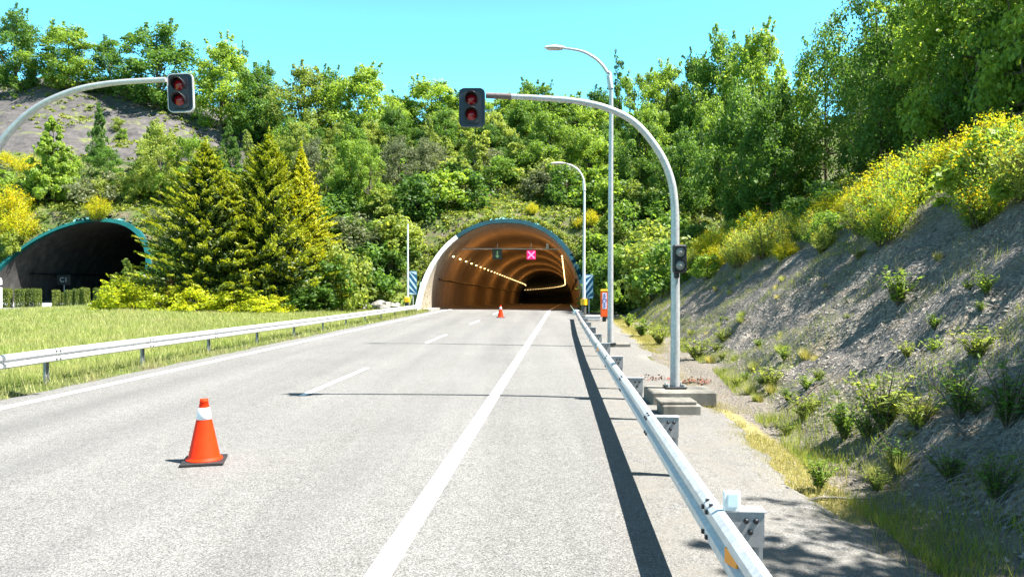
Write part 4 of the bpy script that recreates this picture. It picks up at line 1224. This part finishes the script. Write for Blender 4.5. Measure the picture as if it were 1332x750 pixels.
for i in range(30):   # shrubs tucked round the tunnel mouths and the foot of the hill
    px = (452,470,488,506,520,544,556,572,468,500,530,440,590,700,735,778,800,822,845,862,785,812,838,205,12,30,860,880,900,795)[i]
    d = (66,68,70,69,72,71,74,77,74,75,70.5,66,80,80,77,68,64,60,56,52,73,70,66,80,78,84,60,64,60,61)[i]
    top = (330,318,335,322,300,318,300,286,290,285,290,322,270,272,276,300,318,306,310,316,268,262,268,268,300,290,288,278,290,335)[i]
    k = ('s2','s1','s5','s3','s2','s1','s2','s4','s1','s5','s2','s3','s4','s2','s1','s5','s1','s5','s2','s1','s3','s1','s3','s4','s2','s2','s2','s1','s3','s3')[i]
    x = X(px, d); z = hz(x, d); h = min(5.0, max(1.1, Z(top, d)-z))
    K[k].put(Vector((x, d, z-.15)), h, h*1.15, i*1.3, {'s1':'mid green','s2':'pale green','s3':'dark green','s4':'grey green','s5':'bright green'}[k]+' leafy shrub at the foot of the hill round the tunnel mouths', 'shrub', {'s1':'mid green','s2':'pale green','s3':'dark green','s4':'grey green','s5':'bright green'}[k]+' shrubs round the tunnel mouths')
r = rg(80); cnt = 0
while cnt < 46:
    s = 66.5+r.random()*15; t = (-24+11.5*r.random()) if cnt < 26 else (1.6+9*r.random())
    p = P(s, t); p.z = hz(p.x, p.y)-.12
    if p.z < .5 or (abs(t-TC) < W1+1.0 and p.z < H1+.8): continue
    k = ('s1','s2','s5','s3','s2','s5')[int(r.random()*6)]; h = 1.1+1.5*r.random()
    K[k].put(p, h, h*1.3, r.random()*6, {'s1':'mid green','s2':'pale green','s3':'dark green','s5':'bright green'}[k]+' leafy shrub at the foot of the hill round the tunnel mouths', 'shrub', {'s1':'mid green','s2':'pale green','s3':'dark green','s5':'bright green'}[k]+' shrubs round the tunnel mouths'); cnt += 1
r = rg(79)
for i in range(34):
    px = 190+r.random()*640; d = 84+r.random()*24; x = X(px, d); z = hz(x, d); h = 3.2+2.8*r.random()
    K['sapling'].put(Vector((x, d, z-.1)), h, h*(.9+.5*r.random()), r.random()*6, 'slender fresh green sapling standing among the hillside shrubs', 'sapling', 'slender saplings among the hillside shrubs')
# yellow broom on the hillside
for px, d, top, w, lab in ((14,88,234,66,'yellow flowering broom at left edge above the unlit tunnel'),(24,82,268,54,'lower yellow broom beside the unlit tunnel rim at left'),
        (38,96,200,40,'yellow broom behind the bright conical tree'),(8,98,196,34,'yellow broom highest at the left frame edge'),(128,88,254,38,'orange yellow broom above the unlit tunnel crown'),
        (478,92,212,24,'small yellow broom below the two topped light tree'),(570,92,208,30,'yellow broom beside the pale twin sapling'),(536,92,216,30,'yellow broom beneath the soft grey bushy tree'),
        (692,83,262,20,'small yellow broom just above the lit tunnel rim'),(768,80,272,26,'yellow broom behind the far street lamp pole'),(752,82,282,18,'yellow broom patch left of the far street lamp pole')):
    x = X(px, d); z = hz(x, d); h = max(.9, min(4, Z(top, d)-z))
    p = ground(px, top+.9*w); h = min(4.5, .95*w/1000*p.y); K['br3'].put(p-Vector((0,0,.1)), h, h*1.15, px*.1, lab, 'broom')
# broom along the crest on the right
BRC = [('br1','yellow flowering broom'),('br2','pale green broom with few flowers'),('br3','richly flowering golden broom')]
for i, s in enumerate(np.concatenate([np.arange(8.2, 30, 1.25), np.arange(30, 58, 1.7)])):
    for row in range(3):
        if r.random() < (.16,.22,.42)[row]: continue
        t = float(toe(s))+5.9+row*1.5+r.normal()*.55 - (1.6*sm((s-32)/14)); p = P(s+row*.6+r.normal()*.3, t); p.z = hz(p.x, p.y)-.12
        q = r.random(); h = 1.0+1.25*r.random()
        if q < .80:
            k, lb = BRC[0 if q < .30 else 1 if q < .62 else 2]
            K[k].put(p, h, h*(1.05+.5*r.random()), r.random()*6, lb+' in the band along the cut slope crest', 'broom', lb+' along the crest')
        else:
            k, lb = (('s5','bright green'),('s1','mid green'))[int(r.random()*2)]
            K[k].put(p, h*.9, h*1.2, r.random()*6, lb+' leafy shrub among the broom along the cut slope crest', 'shrub', lb+' shrubs along the crest')
for px, py, k, h, lab in ((985,322,'br3',2.3,'tall golden broom alone at the left end of the crest band'),(905,352,'br2',2.2,'pale yellow green broom behind the pole signal'),
        (930,335,'br1',2.2,'yellow flecked broom right of the pole signal'),(880,368,'br2',1.6,'low yellow green broom at the foot of the crest behind the mast')):
    p = ground(px, py); K[k].put(p-Vector((0,0,.1)), h, h*1.2, px, lab, 'broom')

# weeds on the cut slope and its foot
WD = [('w1',1168,398,.85,1.15,'bushy bright green young plant alone in the middle of the cut slope'),
 ('w2',1117,338,.45,.6,'small yellow green plant high on the cut slope'),
 ('w2',1068,332,.5,.6,'small dull plant below the golden broom'),
 ('w1',1282,385,.4,.5,'small green plant at the right of the cut slope'),
 ('w2',1150,562,.85,.95,'tall light green weed, the biggest at the foot of the cut slope'),
 ('w1',1098,572,.6,.75,'leafy bright weed left of the tallest weed'),
 ('w3',1128,575,.55,.7,'broad leaved weed in front of the tallest weed'),
 ('w2',1050,540,.4,.6,'pale weed near the left end of the slope foot weeds'),
 ('w2',1002,505,.5,.75,'pale weed right of the mast footing'),
 ('w1',1066,640,.42,.5,'green weed growing at the end of the yellow grass strip'),
 ('w3',1166,615,.42,.55,'low weed at the edge of the shade'),
 ('w3',1236,628,.4,.6,'dark green weed inside the shade at lower right'),
 ('w3',1294,655,.5,.6,'dark weed nearest the lower right corner'),
 ('w2',1195,560,.5,.6,'light weed right of the tallest weed'),
 ('w1',1020,470,.4,.5,'small bright weed on the lower slope right of the mast'),
 ('w2',1270,470,.5,.6,'yellowish weed on the slope near the shade'),
 ('w3',1250,545,.7,.9,'weedy shrublet at the top of the shade on the slope'),
 ('w3',1310,560,.8,1.0,'dark bushy weed on the shaded slope at the right edge'),
 ('w1',835,438,.9,1.5,'leafy green clump at the slope foot left of the mast'),
 ('w2',858,448,.8,1.2,'pale green clump just left of the mast'),
 ('w2',905,468,.7,1.0,'pale green clump just right of the mast'),
 ('w1',818,425,.8,1.2,'green clump nearest the tall lamp pole'),
 ('w2',940,445,.5,.7,'small pale clump on the slope right of the mast'),
 ('w2',1180,470,.3,.4,'tiny plant below the bushy young plant'),
 ('w1',1215,430,.3,.4,'tiny bright plant right of the bushy young plant')]
for k, px, py, h, w, lab in WD:
    p = ground(px, py); K[k].put(p, h, w, px*.37, lab, 'weed')
for i in range(48):
    s = 9.0+r.random()**1.3*24; t = float(toe(s))-.5+abs(r.normal())*1.5
    p = P(s, t); p.z = hz(p.x, p.y)-.02; k = ('w1','w2','w2','w1','w3')[i%5]; h = .12+.2*r.random()
    K[k].put(p, h, h*1.5, r.random()*6, {'w1':'small fresh green weed in the patch at the cut slope foot','w2':'small pale green weed in the patch at the cut slope foot','w3':'small mid green weed in the patch at the cut slope foot'}[k], 'weed', {'w1':'fresh green weeds at the slope foot','w2':'pale green weeds at the slope foot','w3':'mid green weeds at the slope foot'}[k])
for i in range(46):
    s = 9.5+r.random()**1.2*34; t = float(toe(s))-.35+r.random()**1.6*6.5
    p = P(s, t); p.z = hz(p.x, p.y)-.02; k = ('t1','t2','t1','t2')[i%4]; h = .14+.2*r.random()
    K[k].put(p, h, h*1.3, r.random()*6, {'t1':'small green grass tussock dotted over the cut slope','t2':'small dry straw coloured tussock dotted over the cut slope'}[k], 'tussock', {'t1':'green tussocks on the cut slope','t2':'dry tussocks on the cut slope'}[k])
# fallen branches
def branch(px, py, L, ang, label, mat='bark', leafy=False):
    p = ground(px, py); rr_ = rg(int(px)); root = thing('fallen_branch', label, 'branch', p)
    pts = []
    for i in range(7):
        f = i/6-.5; q = Vector((p.x+f*L*math.cos(ang)+rr_.normal()*.02, p.y+f*L*math.sin(ang)+rr_.normal()*.02, 0)); q.z = hz(q.x, q.y)+.035; pts.append(q)
    g = G().tube(pts, [.022,.02,.018,.016,.013,.01,.005], 6)
    for k in (2,4): g.tube([pts[k], pts[k]+Vector((.14*math.cos(ang+.7), .14*math.sin(ang+.7), .05))], [.009,.003], 5)
    part('stem', g, M[mat], root)
    if leafy:
        C = np.array([pts[1+int(rr_.random()*5)] + Vector(rr_.normal(size=3)*np.array([.10,.10,.04])) + Vector((0,0,.05)) for _ in range(70)])
        V, F = leaves(C, .07, rr_.normal(size=C.shape)+np.array([0,0,.6]), rr_)
        V = V-np.array(p); link('dead_leaves', raw_mesh('dead_leaves', V, [F], False, [M['rust']]), root)
branch(1092, 651, 1.0, .05, 'bare grey stick lying across the shoulder edge beyond the nearest weed', 'barkpale')
branch(965, 492, .9, .3, 'bare stick lying on the gravel right of the mast footing')
branch(1050, 515, 1.0, .35, 'longer bare stick at the foot of the cut slope')
branch(905, 499, .8, .1, 'rust brown leafy bough lying right of the mast base', leafy=True)
branch(852, 497, .8, -.05, 'rust brown leafy bough lying left of the mast base', leafy=True)

# ------------------------------------------------------------------ golden cypresses
def cypress(seed, h, w, bright):
    r = rg(seed); tr = G(); tr.tube([(0,0,-.1),(0,0,h*.4),(0,0,h*.97)], [.22,.14,.02], 8)
    IC=[]; IA=[]; TCn=[]; TA=[]
    nb = 480
    for i in range(nb):
        f = (i+.5)/nb; z0 = h*(.01+.93*f**.95); a = i*2.39996+r.normal()*.2
        prof = ((1-f)**.80)*(.95+.18*math.sin(a*3+seed))
        L = (w*.5)*max(.06, prof)*(.75+.4*r.random())
        up = .35+.65*f
        dirv = np.array([math.cos(a), math.sin(a), up]); dirv /= np.linalg.norm(dirv)
        o = np.array([0,0,z0]); n = int(40+150*L/(w*.5))
        if i % 3 == 0: tr.tube([o, o+dirv*L*.8], [.035*(1-f)+.01, .006], 4, False)
        side = np.cross(dirv, np.array([0,0,1.])); side /= np.linalg.norm(side)
        for k in range(n):
            q = .12+.95*r.random()**.8; wd = (.34*L*(1.05-q)+.10)
            up2 = np.cross(side, dirv)
            p = o + dirv*L*q + side*wd*r.normal()*.5 + up2*abs(r.normal())*wd*.22 - np.array([0,0,.06*L*q*q])
            ax = dirv*1.0 + side*r.normal()*.45 + np.array([0,0,.28]) + r.normal(size=3)*.12
            if q > .78+.25*r.random() - bright*(.08+.52*f): TCn.append(p); TA.append(ax)
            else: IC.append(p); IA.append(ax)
    for k in range(60):
        p = np.array([r.normal()*.06, r.normal()*.06, h*(.9+.1*r.random())]); TCn.append(p); TA.append(np.array([r.normal()*.2, r.normal()*.2, 1.]))
    return tr, np.array(IC), np.array(IA), np.array(TCn), np.array(TA)
def put_cypress(px, d, top, wpx, seed, label, bright=.5):
    x = X(px, d); z = hz(x, d); h = Z(top, d)-z; w = wpx/1000*d
    tr, IC, IA, TC_, TA = cypress(seed, h, w, bright); rr_ = rg(seed+5)
    root = thing('golden_cypress', label, 'cypress', (x, d, z))
    part('trunk', tr, M['bark'], root, True)
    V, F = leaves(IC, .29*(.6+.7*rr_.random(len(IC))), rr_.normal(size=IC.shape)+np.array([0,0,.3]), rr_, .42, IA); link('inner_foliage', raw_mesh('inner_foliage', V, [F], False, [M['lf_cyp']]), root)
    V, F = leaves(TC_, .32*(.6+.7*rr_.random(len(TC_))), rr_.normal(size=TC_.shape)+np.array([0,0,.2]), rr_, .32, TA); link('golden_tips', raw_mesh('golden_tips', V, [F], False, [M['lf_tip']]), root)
put_cypress(268, 60.5, 178, 195, 3, 'left golden cypress with dark base behind the yellow hedge', .30)
put_cypress(350, 61.5, 166, 205, 4, 'tallest golden cypress with bright tips in the middle of the trio', .62)
put_cypress(392, 63.0, 184, 130, 6, 'slimmer golden cypress at the right of the trio', .75)
# golden low shrubs before them
for i, (px, d, top, w) in enumerate(((158,57,366,66),(206,57.5,373,74),(256,57,375,78),(304,57,379,74),(348,57,385,62))):
    x = X(px, d); z = hz(x, d); K['gold'].put(Vector((x,d,z-.1)), Z(top,d)-z+.1, w/1000*d/1.35, i*1.1,
        ('yellow green low shrub with saplings at the left end of the median hedge','yellow green low shrub second from the left in the median hedge','yellow green low shrub in the middle of the median hedge','yellow green low shrub before the tallest cypress','lowest yellow green shrub at the right end of the median hedge')[i], 'shrub', 'golden shrubs in the median hedge')
for px, d, top, w, k, lab in ((168,58,333,26,'sapling','young leafy sapling rising from the left end of the yellow hedge'),(150,58,352,20,'sapling','small sapling left of the leafy one in the yellow hedge'),
        (303,58.5,358,12,'sapling','thin sapling in the yellow hedge before the left cypress'),(347,58.5,360,16,'sapling','thin sapling in the yellow hedge before the tallest cypress'),
        (424,61,340,64,'s3','dark leafy bush right of the golden cypresses'),(446,62,318,46,'s2','pale bush beside the dark one right of the cypresses'),(404,59.5,372,56,'s3','low dark bush under the right cypress')):
    plant(k, px, d, top, w, lab, 'sapling' if k == 'sapling' else 'shrub')
p = Vector((X(224,58.2), 58.2, hz(X(224,58.2),58.2)))
K['red'] = kit('red_shrub', 'lf_redd', seed=71, n_cl=16, per=50, leaf=.09, crown_lo=.2, rxy=.4, shape='bush', cr=(.12,.2), r0=.02)
K['red'].put(p, Z(364,58.2)-p.z, 1.8, 0, 'red tipped shrub poking from the yellow hedge', 'shrub')
# clipped hedge blocks
def hedge_block():
    r = rg(81); n = 2600
    f = r.integers(0, 5, n); a = r.random((n,2))*2-1; C = np.zeros((n,3)); Nn = np.zeros((n,3))
    for k, (ax, sg_) in enumerate(((0,1),(0,-1),(1,1),(1,-1),(2,1))):
        m = f == k; C[m,ax] = sg_; oth = [q for q in range(3) if q != ax]; C[np.ix_(m, oth)] = a[m]; Nn[m,ax] = sg_
    C[:,2] = C[:,2]*.5+.5; C[:,:2] *= .5
    C += r.normal(size=C.shape)*.03
    V, F = leaves(C, .11*(.6+.8*r.random(n)), Nn+r.normal(size=C.shape)*.7, r)
    root = bpy.data.objects.new('hedge_block', None)
    o = bpy.data.objects.new('foliage', raw_mesh('foliage', V, [F], False, [M['hedge']])); o.parent = root
    g = G().tube([(0,0,-.05),(0,0,.9)], [.05,.03], 6)
    for k in range(7): g.tube([(0,0,.15+.1*k), (.4*math.cos(k*2.4), .4*math.sin(k*2.4), .3+.09*k)], [.02,.006], 4, False)
    o = bpy.data.objects.new('stems', g.mesh('stems', M['bark'])); o.parent = root
    return Kit(root)
K['hb'] = hedge_block()
HB = [(8,13,376,'leftmost clipped hedge block'),(27,13,376.5,'second clipped hedge block from the left'),(41,11,376,'third clipped hedge block from the left'),(50,8,376.5,'narrow clipped hedge block ending the left cluster'),
      (73,11,378,'clipped hedge block right of the wide gap'),(82,5,381,'smallest low clipped hedge block'),(89,9,378,'clipped hedge block right of the smallest one'),(99,9,376.5,'clipped hedge block in the middle of the right cluster'),
      (110,11,375,'tallest clipped hedge block'),(126,8,375,'clipped hedge block right of the tallest one'),(134,7,375,'rightmost clipped hedge block beside the yellow hedge')]
for i, (px, w, top, lab) in enumerate(HB):
    d = 66+.3*(i%3); x = X(px, d); z = hz(x, d)
    K['hb'].put(Vector((x,d,z-.05)), Z(top,d)-z, w/1000*d*.80, .15*i, lab+' before the unlit tunnel', 'hedge', 'clipped hedge blocks before the unlit tunnel')
# white barrier behind the hedge blocks, white post at the frame edge
bar = thing('road_barrier', 'low white road barrier glimpsed between the clipped hedge blocks', 'barrier', (X(65,68),68,.3))
x0, x1 = X(-30,68), X(140,69)
part('beam', G().prism([(x0,68,.28),(x0,68.35,.28),(x0,68.3,.62),(x0,68.05,.62)], (x1-x0,.6,0)), M['white'], bar)
ps = thing('marker_post', 'white marker post at the left frame edge before the unlit tunnel', 'post', (X(-1.5,64.5),64.5,.35))
b = ps.location
part('body', G().lathe(b, [(.24,0),(.24,2.2),(.2,2.42),(.08,2.5),(0,2.5)], 16), M['white'], ps)
part('band', G().lathe(b+Vector((0,0,1.7)), [(.245,0),(.25,.02),(.25,.2),(.245,.22)], 16), M['black'], ps)
# boulders by the tunnel
for px, py, sz, lab in ((497,384,1.2,'pale boulder at the hill foot left of the white pole'),(512,372,.9,'smaller grey boulder above the pale one'),(476,390,.8,'low grey boulder half in the grass')):
    d = 65.5; x = X(px, d); z = hz(x, d); rr_ = rg(px)
    g = G(); V = []; 
    for i in range(9):
        th = math.pi*i/8
        for k in range(12):
            ph = 2*math.pi*k/12; k2 = 1+.28*(vnoise(np.array([3*math.cos(ph)*math.sin(th)+px]), np.array([3*math.sin(ph)*math.sin(th)+2*math.cos(th)]), 7)[0]-.5)*2
            V.append(Vector((x,d,z+.2*sz))+Vector((math.sin(th)*math.cos(ph)*.8, math.sin(th)*math.sin(ph)*.6, math.cos(th)*.55))*sz*k2)
    g.add(V, [(i*12+k, (i+1)*12+k, (i+1)*12+(k+1)%12, i*12+(k+1)%12) for i in range(8) for k in range(12)])
    o = link('boulder', g.mesh('boulder', M['rock'])); tag(o, lab, 'boulder')

# ------------------------------------------------------------------ light, sky, camera
sun_dir = Vector((.62, -.14, 1.0)).normalized()
el = math.asin(sun_dir.z); az = math.atan2(sun_dir.x, sun_dir.y)
sl = bpy.data.lights.new('sun', 'SUN'); sl.energy = 5.0; sl.angle = R(.5); sl.color = (1.0,.955,.88)
so = link('sun', sl, None, (30,-10,60)); so.rotation_euler = sun_dir.to_track_quat('Z','Y').to_euler()
w = bpy.data.worlds.new('World'); scene.world = w; w.use_nodes = True
nt = w.node_tree; nt.nodes.clear(); n = N(nt)
sky = nt.nodes.new('ShaderNodeTexSky'); sky.sky_type = 'NISHITA'; sky.sun_disc = False
sky.sun_elevation = el; sky.sun_rotation = az; sky.air_density = 1.0; sky.dust_density = .6; sky.ozone_density = 1.0
bg = nt.nodes.new('ShaderNodeBackground'); bg.inputs[1].default_value = .052
out = nt.nodes.new('ShaderNodeOutputWorld')
gz_ = n('SeparateXYZ'); n.l(n('TexCoord').outputs['Generated'], gz_.inputs[0])
# sky tint: pale cyan low down, zenith darkened to cut fill and deepen shadows
tint = n.ramp(gz_.outputs['Z'], [(0.0, (.40,.76,.70)), (.28, (.29,.71,.76)), (.42, (.30,.40,.38)), (1.0, (.24,.25,.22))])
n.l(n.mix(1.0, n.mix(1.0, sky.outputs[0], tint, 'MULTIPLY'), (3.0,3.0,3.0), 'MULTIPLY'), bg.inputs[0]); n.l(bg.outputs[0], out.inputs[0])
cam = bpy.data.cameras.new('camera'); cam.sensor_width = 36; cam.lens = 36*1000/1332; cam.clip_end = 3000; cam.clip_start = .05
co = link('camera', cam, None, (0,0,HC)); co.rotation_euler = (R(90)-math.atan(7/1000), 0, 0)
scene.camera = co
vs = scene.view_settings; vs.view_transform = 'Standard'; vs.look = 'None'; vs.exposure = 2.0; vs.gamma = 1; vs.use_curve_mapping = False
scene.render.engine = 'CYCLES'
cy = scene.cycles; cy.max_bounces = 6; cy.diffuse_bounces = 3; cy.glossy_bounces = 2; cy.transmission_bounces = 4; cy.transparent_max_bounces = 4
cy.use_denoising = True; cy.caustics_reflective = False; cy.caustics_refractive = False; cy.sample_clamp_indirect = 4
